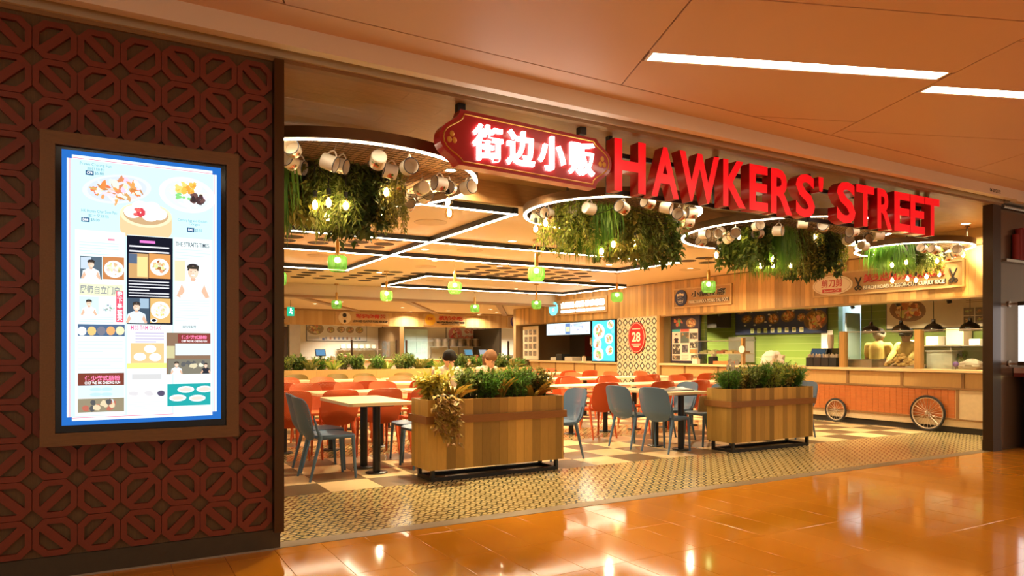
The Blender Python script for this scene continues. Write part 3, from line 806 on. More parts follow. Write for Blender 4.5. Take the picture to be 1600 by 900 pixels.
for k in range(8): a = V(280 + random.random() * 34, 566 + random.random() * 14); p.ell(a[0], a[1], .014, .014, random.choice([(.85, .80, .60), (.12, .12, .12), (.70, .62, .40)]), 7, 0, .3)
R2(255, 600, 326, 634, (.02, .36, .36))
for dx, dy in ((285, 609), (316, 609), (272, 622), (304, 623)):
    a = V(dx, dy); p.ell(a[0], a[1], .046, .020, (.95, .90, .90), 16); p.ell(a[0], a[1], .036, .012, (.80, .66, .58), 12, 0, .15)
panel = p.build('lit_panel', scr, (ox + SX0, -.0885, oz + SZ0), FACE_Y, 'bright menu page with dishes and newspaper cuttings')
M_ti = emi('screen_ink', (.16, .36, .50), .8); M_tr = emi('screen_red', (.85, .12, .30), 1.0); M_tw = emi('screen_white', (1, 1, 1), 1.2); M_tk = emi('screen_dark', (.02, .03, .06), 1.0); M_tp = emi('screen_pink', (.95, .20, .38), 1.3)
def stext(s, x, y, wpx, hpx, mat, bold=0.0, slope=True):
    a = V(x, y); hh = hpx * H / 410.0
    me = text_mesh(s, mat, 0, bold, width=wpx / 247.0 * W, height=hh)
    link('lettering', me, panel, (a[0], a[1], p.z + .0004))
stext('Prawn Cheong Fun', 146, 261, 46, 6, M_ti); stext('滑虾肠粉', 146, 267, 26, 5, M_ti); stext('CF4', 137, 272.5, 8, 4, M_tw, .02); stext('$5.80', 151, 274, 13, 5, M_ti, .01)
stext('HK Honey Char Siew Pau', 151, 333, 52, 6, M_ti); stext('蜜汁叉烧包', 150, 339, 30, 5, M_ti); stext('D06', 131, 344.5, 8, 4, M_tw, .02); stext('$3.00', 145, 345.5, 13, 5, M_ti, .01)
stext('Century Egg and Chicken', 296, 347, 48, 5, M_ti); stext('Congee', 299, 352.5, 18, 5, M_ti); stext('D03', 293, 360.5, 8, 4, M_tw, .02); stext('$3.50', 306, 362, 12, 5, M_ti, .01)
stext('THE STRAITS TIMES', 296, 384, 55, 7, M_tk, .01)
stext('厨师自立门户', 152, 453, 58, 13, emi('screen_grey', (.25, .25, .30), 1.0), .02)
for k, ch in enumerate('殿下寻蓝天'): stext(ch, 181.5, 460 + k * 9.3, 8, 8, M_tw, .02)
stext('MISS TAM CHIAK', 222, 512, 47, 7, M_tr, .005); stext('BROWSE BLITZ', 291, 512, 22, 4, M_tk, .01)
stext('伟少港式肠粉', 156, 589, 52, 8, M_tp, .02); stext('CHEF WEI HK CHEONG FUN', 156, 596, 52, 4, M_tw, .01)
stext('伟少港式肠粉', 299, 528, 42, 6, M_tp, .02); stext('CHEF WEI HK CHEONG FUN', 299, 534, 42, 3.2, M_tw, .01)

# ================================================================== SHOP SIGNS OVER THE OPENING
M_sred = pm('sign_red', (.42, .006, .010), .30, coat=.3)
M_gold = pm('sign_gold', (.70, .34, .04), .4, metal=.3)
M_white_lit = emi('sign_white_light', (1.0, .93, .86), 5.0)
sg = thing('shop_sign', 'red board with gold outline and glowing white Chinese characters over the opening', 'sign', (2.92, 4.80, 2.86))
def signshape(hw, hh, k=0.0):
    """bracket-ended board outline, inset by k"""
    hw -= k; hh -= k; pts = []
    n = 8; sh = .17
    def bez(a, b, c, d):
        for i in range(n):
            t = i / n; s = 1 - t
            pts.append(tuple(s**3 * a[q] + 3 * s * s * t * b[q] + 3 * s * t * t * c[q] + t**3 * d[q] for q in (0, 1)))
    xs = hw - sh
    bez((xs, -hh), (xs + .01, -hh * .55), (hw, -hh * .55), (hw, 0)); bez((hw, 0), (hw, hh * .55), (xs + .01, hh * .55), (xs, hh))
    bez((-xs, hh), (-xs - .01, hh * .55), (-hw, hh * .55), (-hw, 0)); bez((-hw, 0), (-hw, -hh * .55), (-xs - .01, -hh * .55), (-xs, -hh))
    return pts
board = obj('board', MB().prism(signshape(.795, .225), -.055, .055), M_sred, sg, rot=FACE_Y)
gl = signshape(.795, .225, .032)
obj('gold_line', MB().tube([(x, y, .057) for x, y in gl], .0055, 4, True), M_gold, sg, rot=FACE_Y)
for s_ in (-1, 1):
    fl = MB()
    for an in (0, 120, 240): fl.ball((s_ * .695 + .026 * math.cos(R(an + (90 if True else 0))) * .9, .03 * math.sin(R(an + 90)), .057), .020, 8, 6, (1, 1.2, .25))
    obj('gold_flower', fl, M_gold, sg, True, rot=FACE_Y)
for k, ch in enumerate('街边小贩'):
    link('glowing_character', text_mesh(ch, M_white_lit, .012, .022, width=.255, height=.275), sg, (-.40 + k * .292, -.068, 0), FACE_Y)
for x in (-.60, .52): obj('hanger', MB().box(x - .03, -.03, .22, x + .03, .03, SOF - 2.86), M_black, sg)

hs = thing('letter_sign', 'large red block letters spelling HAWKERS\' STREET on a black rail over the opening', 'sign', (3.8, 4.79, 2.64))
M_lred = pm('letter_red', (.48, .003, .008), .28, emit=(1.0, .0, .008), es=.55)
M_lside = pm('letter_red_side', (.48, .003, .008), .28)
def px2x(px): # shop front distance of a letter edge
    dx = .5 + (px - 800) / 1100 * .8660254; dy = .8660254 - (px - 800) / 1100 * .5
    return 4.735 * dx / dy
LET = [('H', 960, 1009), ('A', 1018, 1061), ('W', 1062, 1124), ('K', 1130, 1165.5), ('E', 1171, 1200), ('R', 1205, 1238), ('S', 1243.5, 1273.5), ("'", 1279, 1286.5), ('S', 1307.5, 1337), ('T', 1338, 1366), ('R', 1371, 1394), ('E', 1397.5, 1422), ('E', 1422.5, 1445), ('T', 1445.5, 1468)]
for ch, a, b in LET:
    x0, x1 = px2x(a), px2x(b)
    me = text_mesh(ch, M_lred, .055, .028, width=x1 - x0, height=.445 if ch != "'" else .15)
    me.materials.append(M_lside)
    me.polygons.foreach_set('material_index', [0 if pl.normal.z > .5 else 1 for pl in me.polygons])
    link('letter', me, hs, ((x0 + x1) / 2 - 3.8, .0, .225 if ch != "'" else .37), FACE_Y)
    me2 = text_mesh(ch, pm('letter_base_glow', (.9, .55, .45), .4), 0, 0, height=.1) if False else None
XE = px2x(1468)
obj('rail', MB().box(0, .07, .33, XE - 3.8, .10, .37), M_black, hs)
obj('rail', MB().box(0, .07, .005, XE - 3.8, .10, .045), M_black, hs)
for x in (-.03, 1.25, 2.6, 3.55, 4.6, XE - 3.85): obj('upright', MB().box(x, .06, 0, x + .035, .11, SOF - 2.64), M_black, hs)

# ================================================================== LEAVES
def leaf(mb, base, d, up, ln, wd, fold=.25, droop=.2):
    """one folded leaf: two quads along a midrib"""
    d = d.normalized(); sd = d.cross(up)
    sd = sd.normalized() if sd.length > 1e-5 else Vector((1, 0, 0))
    n = sd.cross(d)
    mid = base + d * (ln * .45) + n * (-wd * .0); tip = base + d * ln - Vector((0, 0, ln * droop))
    l = base + d * (ln * .42) + sd * (wd / 2) + n * (wd * fold * .5); r = base + d * (ln * .42) - sd * (wd / 2) + n * (wd * fold * .5)
    mb.add([base, l, tip, r, mid], [(0, 4, 1), (1, 4, 2), (0, 3, 4), (3, 2, 4)])
def blade(mb, pts, w0, w1):
    """a long strap leaf along pts"""
    vs = []; fs = []; k = len(pts)
    for i, p in enumerate(pts):
        d = (pts[min(i + 1, k - 1)] - pts[max(i - 1, 0)]).normalized()
        sd = d.cross(Vector((.3, 1, .2))).normalized(); t = i / (k - 1)
        w = (w0 * (1 - t) + w1 * t) * (1 - (2 * t - 1) ** 4 * .8)
        vs += [p + sd * w / 2, p - sd * w / 2]
        if i: fs.append((2 * i - 2, 2 * i - 1, 2 * i + 1, 2 * i))
    mb.add(vs, fs)
rv = lambda a=1.0: Vector((random.uniform(-a, a), random.uniform(-a, a), random.uniform(-a, a)))
GREENS = {
    'ivy': [(0.057, 0.114, 0.023), (0.142, 0.237, 0.042), (0.085, 0.162, 0.034), (0.266, 0.323, 0.057)],
    'fern': [(0.095, 0.247, 0.030), (0.162, 0.361, 0.042), (0.067, 0.190, 0.027), (0.228, 0.418, 0.057)],
    'olive': [(0.190, 0.199, 0.038), (0.323, 0.294, 0.057), (0.133, 0.162, 0.038), (0.494, 0.399, 0.095)],
    'lime': [(0.304, 0.418, 0.057), (0.532, 0.570, 0.095), (0.190, 0.323, 0.048), (0.760, 0.684, 0.152)],
    'dark': [(0.034, 0.067, 0.019), (0.067, 0.114, 0.027), (0.104, 0.142, 0.034), (0.048, 0.076, 0.023)],
    'croton': [(0.380, 0.142, 0.023), (0.627, 0.380, 0.048), (0.171, 0.190, 0.034), (0.798, 0.532, 0.095), (0.304, 0.076, 0.023)],
    'gold': [(0.760, 0.513, 0.067), (0.800, 0.760, 0.152), (0.418, 0.361, 0.057), (0.800, 0.800, 0.342)],
    'mint': [(0.133, 0.228, 0.042), (0.266, 0.361, 0.067), (0.456, 0.513, 0.152), (0.095, 0.171, 0.034)]}
LM = {k: leafmat('leaf_' + k, v) for k, v in GREENS.items()}
M_stem = pm('stem_brown', (.07, .055, .02), .7)
def hang_plant(name, label, loc, kind, spread, drop, n, style, parent_label_group=None):
    """a hanging plant: strands that fall from the grid with leaves all along"""
    t = thing(name, label, 'plant', loc, 0, parent_label_group)
    lf = MB(); st = MB(); sx, sy = spread
    for q in range(n):
        x = random.uniform(-sx, sx); y = random.uniform(-sy, sy); L = drop * random.uniform(.55, 1.0)
        if style == 'grass':
            p0 = Vector((x, y, random.uniform(-.05, .03))); out = Vector((random.uniform(-.10, .10), random.uniform(-.10, .10), 0))
            pts = [p0 + out * math.sin(t_ / 5 * PI / 2) - Vector((0, 0, L * (t_ / 5) ** 1.2)) for t_ in range(6)]
            blade(lf, pts, random.uniform(.010, .022), .004)
            if q % 12 == 0: st.tube([pts[0], pts[2]], .003, 3)
            continue
        pts = []
        p = Vector((x, y, .02)); d = Vector((random.uniform(-.3, .3), random.uniform(-.3, .3), -1))
        k = 9
        for i in range(k):
            pts.append(p.copy()); d = (d + rv(.25) + Vector((0, 0, -.35))).normalized(); p = p + d * (L / k)
        st.tube(pts, .0022, 3)
        for i in range(k):
            m_ = 4 if style == 'small' else (3 if style == 'ivy' else 5)
            for j in range(m_):
                u = random.random(); b = pts[i].lerp(pts[min(i + 1, k - 1)], u)
                dd = Vector((random.uniform(-1, 1), random.uniform(-1, 1), random.uniform(-.9, .35)))
                if style == 'small': leaf(lf, b, dd, Vector((0, 0, 1)) + rv(.5), random.uniform(.030, .055), random.uniform(.016, .028))
                elif style == 'ivy': leaf(lf, b, dd, Vector((0, 0, 1)) + rv(.5), random.uniform(.055, .095), random.uniform(.042, .07), .3, .3)
                else: leaf(lf, b, dd, Vector((0, 0, 1)) + rv(.6), random.uniform(.05, .10), random.uniform(.012, .020), .1, .3)
    f = obj('foliage', lf, LM[kind], t, kind='stuff')
    obj('stems', st, M_stem, t, kind='stuff')
    return t
def pot_plant(name, label, loc, kind, h, n, style, spread=.14, group=None):
    """a plant growing from a planter"""
    t = thing(name, label, 'plant', loc, 0, group); lf = MB(); st = MB()
    for q in range(n):
        a = random.uniform(0, 2 * PI); out = random.uniform(.2, 1.0) * spread
        tip = Vector((math.cos(a) * out, math.sin(a) * out, h * random.uniform(.55, 1.0)))
        b = Vector((math.cos(a) * .03, math.sin(a) * .03, -.03))
        if style == 'strap':
            L = tip.length * 1.15; pts = [b + (tip - b) * (i / 5) + Vector((math.cos(a), math.sin(a), -.9)) * (spread * .5 * (i / 5) ** 2.5) for i in range(6)]
            blade(lf, pts, .045, .02); continue
        mid = b.lerp(tip, .5) + Vector((0, 0, h * .10)); pts = [b, mid, tip]; st.tube(pts, .003, 3)
        for i in range(16):
            u = random.uniform(.25, 1.0); pp = b.lerp(mid, u * 2) if u < .5 else mid.lerp(tip, u * 2 - 1)
            dd = Vector((math.cos(a), math.sin(a), .6)) * .5 + rv(1.0)
            if style == 'needle': leaf(lf, pp, dd, rv(1), random.uniform(.05, .10), random.uniform(.006, .011), .1, .05)
            elif style == 'broad': leaf(lf, pp, dd, Vector((0, 0, 1)) + rv(.4), random.uniform(.06, .11), random.uniform(.030, .05), .3, .15)
            else: leaf(lf, pp, dd, Vector((0, 0, 1)) + rv(.4), random.uniform(.03, .06), random.uniform(.018, .030), .3, .1)
    obj('foliage', lf, LM[kind], t, kind='stuff')
    if st.v: obj('stems', st, M_stem, t, kind='stuff')
    return t

# ================================================================== RING LAMPS OVER THE ENTRANCE
RINGS = [(1.80, 6.16, 1.22, 'the ring lamp beside the lattice pier'), (4.90, 6.26, .99, 'the ring lamp behind the HAWKERS letters'),
         (7.73, 6.22, 1.33, 'the ring lamp behind the STREET letters'), (10.50, 6.15, .80, 'the ring lamp by the slatted side fascia')]
RZ = 2.80
M_ringled = emi('ring_led', (1.0, .84, .58), 16.0)
M_wire = pm('wire_grid', (.16, .10, .045), .4, metal=.6)
def ring_lamp(cx, cy, r, where, k):
    words = ['round bronze hoop lamp beside the lattice pier with wire grid and lit rim', 'round bronze hoop lamp behind the HAWKERS letters with wire grid and lit rim', 'widest bronze hoop lamp behind the STREET letters with wire grid and lit rim', 'smallest bronze hoop lamp by the slatted side fascia with wire grid and lit rim']
    t = thing('ring_lamp', words[k], 'lamp', (cx, cy, RZ), 0, 'ring lamps over the entrance')
    n = 72; hp = MB(); prof = [(r - .045, .0), (r, .0), (r, .085), (r - .045, .085)]
    vs = []; fs = []
    for i in range(n):
        a = 2 * PI * i / n
        for rr, z in prof: vs.append((rr * math.cos(a), rr * math.sin(a), z))
    for i in range(n):
        j = (i + 1) % n
        for q in range(4): fs.append((i * 4 + q, j * 4 + q, j * 4 + (q + 1) % 4, i * 4 + (q + 1) % 4))
    hp.add(vs, fs); obj('hoop', hp, M_bronze, t, True)
    ld = MB(); vs = []; fs = []; prof = [(r - .038, -.002), (r - .006, -.002), (r - .006, -.010), (r - .038, -.010)]
    for i in range(n):
        a = 2 * PI * i / n
        for rr, z in prof: vs.append((rr * math.cos(a), rr * math.sin(a), z))
    for i in range(n):
        j = (i + 1) % n
        for q in range(4): fs.append((i * 4 + q, i * 4 + (q + 1) % 4, j * 4 + (q + 1) % 4, j * 4 + q))
    ld.add(vs, fs); obj('light_strip', ld, M_ringled, t)
    wr = MB(); s = -r + .06
    while s < r - .05:
        q = math.sqrt(max(0, (r - .04) ** 2 - s * s))
        if q > .05:
            wr.box(-q, s - .002, .052, q, s + .002, .056); wr.box(s - .002, -q, .056, s + .002, q, .060)
        s += .06
    obj('wire_grid', wr, M_wire, t, kind='stuff')
    for a in (205, 325, 85):
        x, y = (r - .022) * math.cos(R(a)), (r - .022) * math.sin(R(a))
        zt = (SOF if cy + y < 6.78 else ZC) - RZ
        rd = obj('rod', MB().cyl((x, y, .08), (x, y, zt - .0005), .012, n=8), M_dbrown, t, True)
        obj('rod_plate', MB().cyl((x, y, zt - .012), (x, y, zt - .0005), .035, n=14), M_dbrown, rd, True)
    return t
for k, (cx, cy, r, w) in enumerate(RINGS): ring_lamp(cx, cy, r, w, k)

# --- enamel mugs hung on the grids
M_enamel = pm('cream_enamel', (.86, .74, .58), .22, coat=.3)
M_enrim = pm('blue_black_rim', (.02, .02, .04), .3)
def make_mug():
    t = thing('enamel_mug', 'x', 'mug', (0, 0, 0))
    r, h = .060, .112
    obj('body', MB().lathe([(0, 0), (r - .008, 0), (r, .008), (r, h), (r - .003, h), (r - .003, .006), (0, .004)], n=22), M_enamel, t, True)
    rim = [(r * math.cos(2 * PI * i / 22), r * math.sin(2 * PI * i / 22), h) for i in range(22)]
    obj('rim', MB().tube(rim, .0035, 5, True), M_enrim, t, True)
    hd = [(r + .034 * math.sin(PI * i / 8), 0, .022 + .072 * i / 8) for i in range(9)]
    obj('handle', MB().tube(hd, .006, 6), M_enamel, t, True)
    obj('hook', MB().tube([(.094, 0, .058), (.118, 0, .058), (.150, .004, .058)], .0022, 4), M_steel, t)
    pr = MB()
    def on(a, z, q): return ((r + .0008) * math.cos(a), (r + .0008) * math.sin(a), z)
    for (a0, z0, q, mi) in ((3.6, .045, .016, 0), (3.95, .058, .015, 0), (3.35, .062, .013, 1), (3.75, .070, .011, 1), (3.5, .035, .012, 2), (4.05, .042, .012, 2), (3.3, .046, .010, 2)):
        pr.m = mi; c_ = [on(a0 + q / r * math.cos(u * PI / 4), z0 + q * math.sin(u * PI / 4), 0) for u in range(8)]
        pr.add(c_, [tuple(range(8))])
    obj('painted_flower', pr, [pm('flower_red', (.62, .05, .02), .3), pm('flower_orange', (.85, .25, .05), .3), pm('flower_leaf', (.06, .16, .03), .3)], t)
    return t
mug = make_mug()
MUGS = [[(1.18, 5.25), (1.22, 5.50), (1.49, 5.27), (1.64, 5.54), (1.80, 5.18), (2.02, 5.08), (2.05, 5.52), (2.21, 5.80), (2.36, 6.12), (2.49, 5.95), (2.60, 6.16), (2.46, 5.48), (2.68, 5.78), (2.78, 5.60), (2.55, 6.42), (1.36, 5.75), (1.0, 5.6), (.9, 6.1)],
        [(4.16, 6.61), (4.02, 6.22), (4.16, 6.36), (4.30, 6.10), (4.26, 5.80), (4.46, 5.50), (4.70, 5.40), (4.92, 5.36), (5.16, 5.46), (5.44, 5.56), (5.66, 5.84), (5.74, 6.15), (5.70, 6.5)],
        [(6.56, 6.49), (6.50, 6.20), (6.52, 5.95), (7.01, 6.97), (7.04, 6.63), (6.81, 6.34), (6.66, 5.74), (6.96, 6.0), (6.88, 5.62), (6.98, 5.36), (7.20, 5.26), (7.67, 5.22), (8.0, 5.10), (8.36, 5.32), (8.22, 5.65), (8.63, 5.60), (8.60, 6.0), (8.85, 5.85), (8.8, 6.25)],
        [(9.90, 5.95), (10.02, 5.72), (10.12, 5.60), (10.17, 6.5), (10.42, 5.48), (10.62, 5.56), (10.74, 5.62), (10.92, 5.80), (11.02, 5.92), (11.08, 6.15), (10.9, 6.3)]]
WM = ['the pier', 'the HAWKERS letters', 'the STREET letters', 'the slatted side fascia']
for k, l in enumerate(MUGS):
    for i, (x, y) in enumerate(l):
        o = place(mug, (x, y, 0), 0, 'cream enamel mug with painted flowers hanging under the ring lamp by ' + WM[k], 'mugs under the ring lamp by ' + WM[k])
        # hung by its handle, the mouth turned aside and a little down
        yaw = R(random.uniform(-25, 150) + (180 if random.random() < .25 else 0)); tilt = random.uniform(72, 112)
        z = RZ + .048 - .030 * (i % 3)
        o.matrix_world = Matrix.Translation((x, y, z)) @ Matrix.Rotation(yaw, 4, 'Z') @ Matrix.Rotation(R(-tilt), 4, 'Y') @ Matrix.Translation((-.094, 0, -.056))
# --- plants hung from each grid
HP = [('ivy', 'ivy'), ('fern', 'grass'), ('olive', 'small'), ('dark', 'ivy'), ('lime', 'small')]
def ring_plants(k, cx, cy, hw, hd, drop, cols):
    wh = WM[k]
    nm = {('fern', 'grass'): ('hanging_grass', 'bright green trailing grass'), ('ivy', 'ivy'): ('hanging_ivy', 'deep green hanging ivy'), ('olive', 'small'): ('hanging_vine', 'olive small-leaved hanging vine'),
          ('dark', 'ivy'): ('hanging_ivy', 'very dark broad-leaved hanging ivy'), ('lime', 'small'): ('hanging_vine', 'yellow-green hanging vine'), ('mint', 'fern'): ('hanging_fern', 'mid green feathery hanging fern'), ('olive', 'ivy'): ('hanging_ivy', 'olive broad-leaved hanging ivy')}
    N = len(cols)
    for i, (kind, style) in enumerate(cols):
        x = cx - hw + 2 * hw * (i + .5) / N
        n = {'grass': 420, 'small': 110, 'ivy': 70, 'fern': 90}[style]
        a, b = nm[(kind, style)]
        hang_plant(a, b + ' under the ring lamp by ' + wh, (x, cy + random.uniform(-.08, .08), RZ + .03), kind, (hw / N * 1.25, hd), drop * random.uniform(.9, 1.08), n, style, 'plants under the ring lamp by ' + wh)
ring_plants(0, 1.52, 6.05, .72, .34, .62, [('lime', 'small'), ('fern', 'grass'), ('olive', 'ivy'), ('mint', 'fern'), ('dark', 'ivy'), ('olive', 'small')])
ring_plants(1, 4.98, 6.26, .82, .32, .60, [('lime', 'small'), ('fern', 'grass'), ('olive', 'ivy'), ('mint', 'fern'), ('olive', 'small'), ('ivy', 'ivy')])
ring_plants(2, 7.82, 6.26, .84, .34, .62, [('ivy', 'ivy'), ('fern', 'grass'), ('mint', 'fern'), ('olive', 'small'), ('dark', 'ivy'), ('lime', 'small')])
ring_plants(3, 10.35, 6.15, .58, .26, .44, [('fern', 'grass'), ('ivy', 'ivy'), ('mint', 'fern'), ('lime', 'small')])
# --- festoon strings
M_bulb = glass('bulb_glass', (1.0, .90, .70), gloss=.08)
M_fil = emi('bulb_filament', (1.0, .72, .34), 60.0)
bulb_me = MB().lathe([(.014, .0), (.017, -.018), (.034, -.038), (.045, -.066), (.044, -.088), (.032, -.110), (.014, -.122), (0, -.124)], n=16).mesh('bulb', M_bulb, True)
fil_me = MB().ball((0, 0, -.066), .022, 10, 8, (1, 1, 1.5)).mesh('filament', M_fil, True)
sock_me = MB().lathe([(.0, .055), (.012, .052), (.019, .045), (.019, .0), (0, 0)], n=12).mesh('socket', M_black, True)
BULBS = [[(1.56, 5.66, 2.44), (1.70, 5.66, 2.43), (1.45, 5.66, 2.41), (1.51, 6.0, 2.42), (1.60, 5.85, 2.36), (2.08, 5.75, 2.60), (2.17, 6.16, 2.50), (2.25, 6.2, 2.52), (2.70, 5.85, 2.60), (2.86, 6.16, 2.57)],
         [(4.02, 6.45, 2.56), (4.05, 6.30, 2.60), (4.60, 5.70, 2.69), (5.62, 5.85, 2.76), (4.60, 6.05, 2.31), (4.72, 6.0, 2.39), (5.0, 6.0, 2.42)],
         [(6.62, 6.35, 2.44), (6.80, 6.15, 2.66), (8.05, 6.0, 2.74), (7.36, 6.1, 2.41), (7.25, 6.2, 2.33), (7.42, 6.15, 2.34), (7.82, 6.2, 2.37), (9.0, 6.05, 2.66)],
         [(9.82, 6.05, 2.48), (10.0, 5.95, 2.52), (10.70, 5.90, 2.58), (11.12, 5.75, 2.68), (10.07, 6.2, 2.28), (10.20, 6.05, 2.30), (10.6, 6.0, 2.35), (10.5, 6.1, 2.30), (10.9, 5.98, 2.40)]]
for k, l in enumerate(BULBS):
    cx, cy, r, w = RINGS[k]
    t = thing('festoon_string', 'black festoon string with glowing clear bulbs under the ring lamp by ' + WM[k], 'string light', (cx, cy, RZ), 0, 'festoon strings')
    path = []
    for i, (x, y, z) in enumerate(l):
        lx, ly, lz = x - cx, y - cy, z - RZ + .10
        zz = -.03 - .05 * (i % 2)
        path += [(lx, ly, zz)]
        if i + 1 < len(l):
            nx, ny = l[i + 1][0] - cx, l[i + 1][1] - cy; path.append(((lx + nx) / 2, (ly + ny) / 2, zz - .06))
        sk = link('socket', sock_me, t, (lx, ly, lz))
        bb = link('bulb', bulb_me, t, (lx, ly, lz)); link('filament', fil_me, bb)
        if lz + .05 < zz: obj('drop_cable', MB().cyl((lx, ly, lz + .05), (lx, ly, zz), .003, n=5), M_black, t)
    obj('cable', MB().tube(path, .004, 5), M_black, t)

# ================================================================== GREEN GLASS PENDANTS
M_green = glass('green_glass', (.60, .88, .45), (.24, .62, .13), .45, gloss=.10, rough=.08)
M_brass = pm('brass', (.52, .30, .08), .3, metal=.8)
def make_pendant():
    t = thing('pendant_lamp', 'x', 'lamp', (0, 0, 2.40))
    n = 48; prof = [(.050, .100), (.095, .098), (.112, .085), (.118, .060), (.121, .0), (.118, -.055), (.104, -.085), (.080, -.105), (.072, -.107)]
    vs = []; fs = []
    for r, z in prof:
        for j in range(n):
            a = 2 * PI * j / n; rr = r * (1 + (.022 if j % 2 else -.012))
            vs.append((rr * math.cos(a), rr * math.sin(a), z))
    for i in range(len(prof) - 1):
        for j in range(n): fs.append((i * n + j, (i + 1) * n + j, (i + 1) * n + (j + 1) % n, i * n + (j + 1) % n))
    obj('glass_shade', MB().add(vs, fs), M_green, t)
    obj('neck', MB().lathe([(.0, .30), (.014, .30), (.026, .28), (.030, .10), (.0, .10)], n=14), M_brass, t, True)
    obj('globe', MB().ball((0, 0, .045), .040, 12, 8), emi('pendant_globe', (1.0, .86, .55), 15.0), t, True)
    obj('rod', MB().cyl((0, 0, .29), (0, 0, ZC - 2.40 - .0005), .005, n=6), M_brass, t)
    obj('ceiling_plate', MB().cyl((0, 0, ZC - 2.40 - .025), (0, 0, ZC - 2.40 - .0005), .055, n=16), M_brass, t, True)
    return t
pend = make_pendant()
PEN = [(2.33, 11.3), (2.58, 8.95), (4.95, 13.68), (5.38, 11.35), (5.44, 8.71), (4.85, 16.9), (8.45, 16.6), (9.07, 14.52), (9.23, 11.61), (9.14, 8.95)]
for x, y in PEN:
    place(pend, (x, y, 2.40), 0, 'ribbed green glass pendant lamp with brass neck over the dining tables', 'green glass pendants')

# ================================================================== CHAIRS AND TABLES
def make_chair(key, col):
    t = thing('dining_chair', 'x', 'chair')
    mt = pm('chair_' + key, col, .42, var=.03); mh = perforated('chair_back_' + key, col)
    # seat: a dished square with rounded corners
    g = []; n = 11
    for i in range(n):
        row = []
        for j in range(n):
            u, v = 2 * j / (n - 1) - 1, 2 * i / (n - 1) - 1
            k = math.sqrt(max(1e-6, 1 - .20 * u * u * v * v * (1 + .5 * (u * u + v * v) / 2)))
            x, y = u * .225 * k, v * .215 * k + .01
            row.append((x, y, .448 - .016 * (1 - u * u) * (1 - v * v) - .010 * max(0, v) ** 3))
        g.append(row)
    obj('seat', MB().shell(g, -.022), mt, t, True)
    # back: wraps round the sitter, rounded at the top, bowl-shaped below the seat
    g = []; nv = 15; nu = 13
    for i in range(nv):
        v = 2 * i / (nv - 1) - 1; v = math.sin(v * PI / 2) * .6 + v * .4
        e = 4.6 if v > 0 else 3.0
        w = .226 * max(.02, (1 - abs(v) ** e)) ** (1 / e) * (1.0 if v > 0 else 1 - .10 * v * v)
        z = .605 + .222 * v if v > 0 else .605 + .215 * v
        row = []
        for j in range(nu):
            u = 2 * j / (nu - 1) - 1; x = u * w
            y = -.205 - .075 * max(0, z - .42) / .4 * 1.25 - .060 * (1 - (x / .226) ** 2) + (.05 * max(0, .50 - z) / .1)
            row.append((x, y, z))
        g.append(row)
    obj('backrest', MB().shell(g, .013), mh, t, True)
    obj('seat_frame', MB().box(-.19, -.17, .405, .19, -.145, .432).box(-.19, .165, .405, .19, .19, .430).box(-.205, -.17, .405, -.18, .19, .432).box(.18, -.17, .405, .205, .19, .432), mt, t)
    for s in (-1, 1):
        obj('leg', MB().cyl((s * .19, .178, .432), (s * .197, .205, 0), .020, .013, n=10), mt, t, True)
        obj('leg', MB().cyl((s * .192, -.150, .440), (s * .205, -.262, 0), .021, .012, n=10), mt, t, True)
    for s in (-1, 1): obj('arm_root', MB().tube([(s * .222, -.225, .62), (s * .212, -.19, .50), (s * .198, -.155, .43)], [.008, .014, .020], 8), mt, t, True)
    return t
CH = {'blue': make_chair('blue', (.095, .170, .275)), 'orange': make_chair('orange', (.62, .095, .020)), 'olive': make_chair('olive', (.23, .145, .012)), 'tan': make_chair('coral', (.72, .16, .045))}  # tan: the orange chair again, light on its front put into the colour
def chair(x, y, face, col, label, group):
    """face: direction the sitter looks, degrees (0 = +X, 90 = +Y)"""
    place(CH[col], (x, y, 0), R(face - 90 + random.uniform(-4, 4)), label, group)
M_top = wood('pale_ash_top', (.86, .64, .37), (2, 12, 2), .35, var=.07)
M_post = pm('black_post', (.010, .010, .011), .35)
def rrect(hx, hy, r, n=5):
    P = []
    for (cx, cy, a0) in ((hx - r, -hy + r, -90), (hx - r, hy - r, 0), (-hx + r, hy - r, 90), (-hx + r, -hy + r, 180)):
        for i in range(n + 1): a = R(a0 + 90 * i / n); P.append((cx + r * math.cos(a), cy + r * math.sin(a)))
    return P
def table(x, y, hx, hy, label, posts, group=None):
    t = thing('dining_table', label, 'table', (x, y, 0), 0, group)
    obj('table_top', MB().prism(rrect(hx, hy, .05), .715, .748), M_top, t)
    for px, py in posts:
        q = obj('post', MB().cyl((px, py, .012), (px, py, .705), .040, n=16), M_post, t, True)
        obj('base_plate', MB().lathe([(0, 0), (.115, 0), (.115, .010), (.105, .016), (0, .016)], (px, py, 0), 24), M_post, t, True)
        obj('top_bracket', MB().box(px - .14, py - .14, .703, px + .14, py + .14, .715), M_post, q)
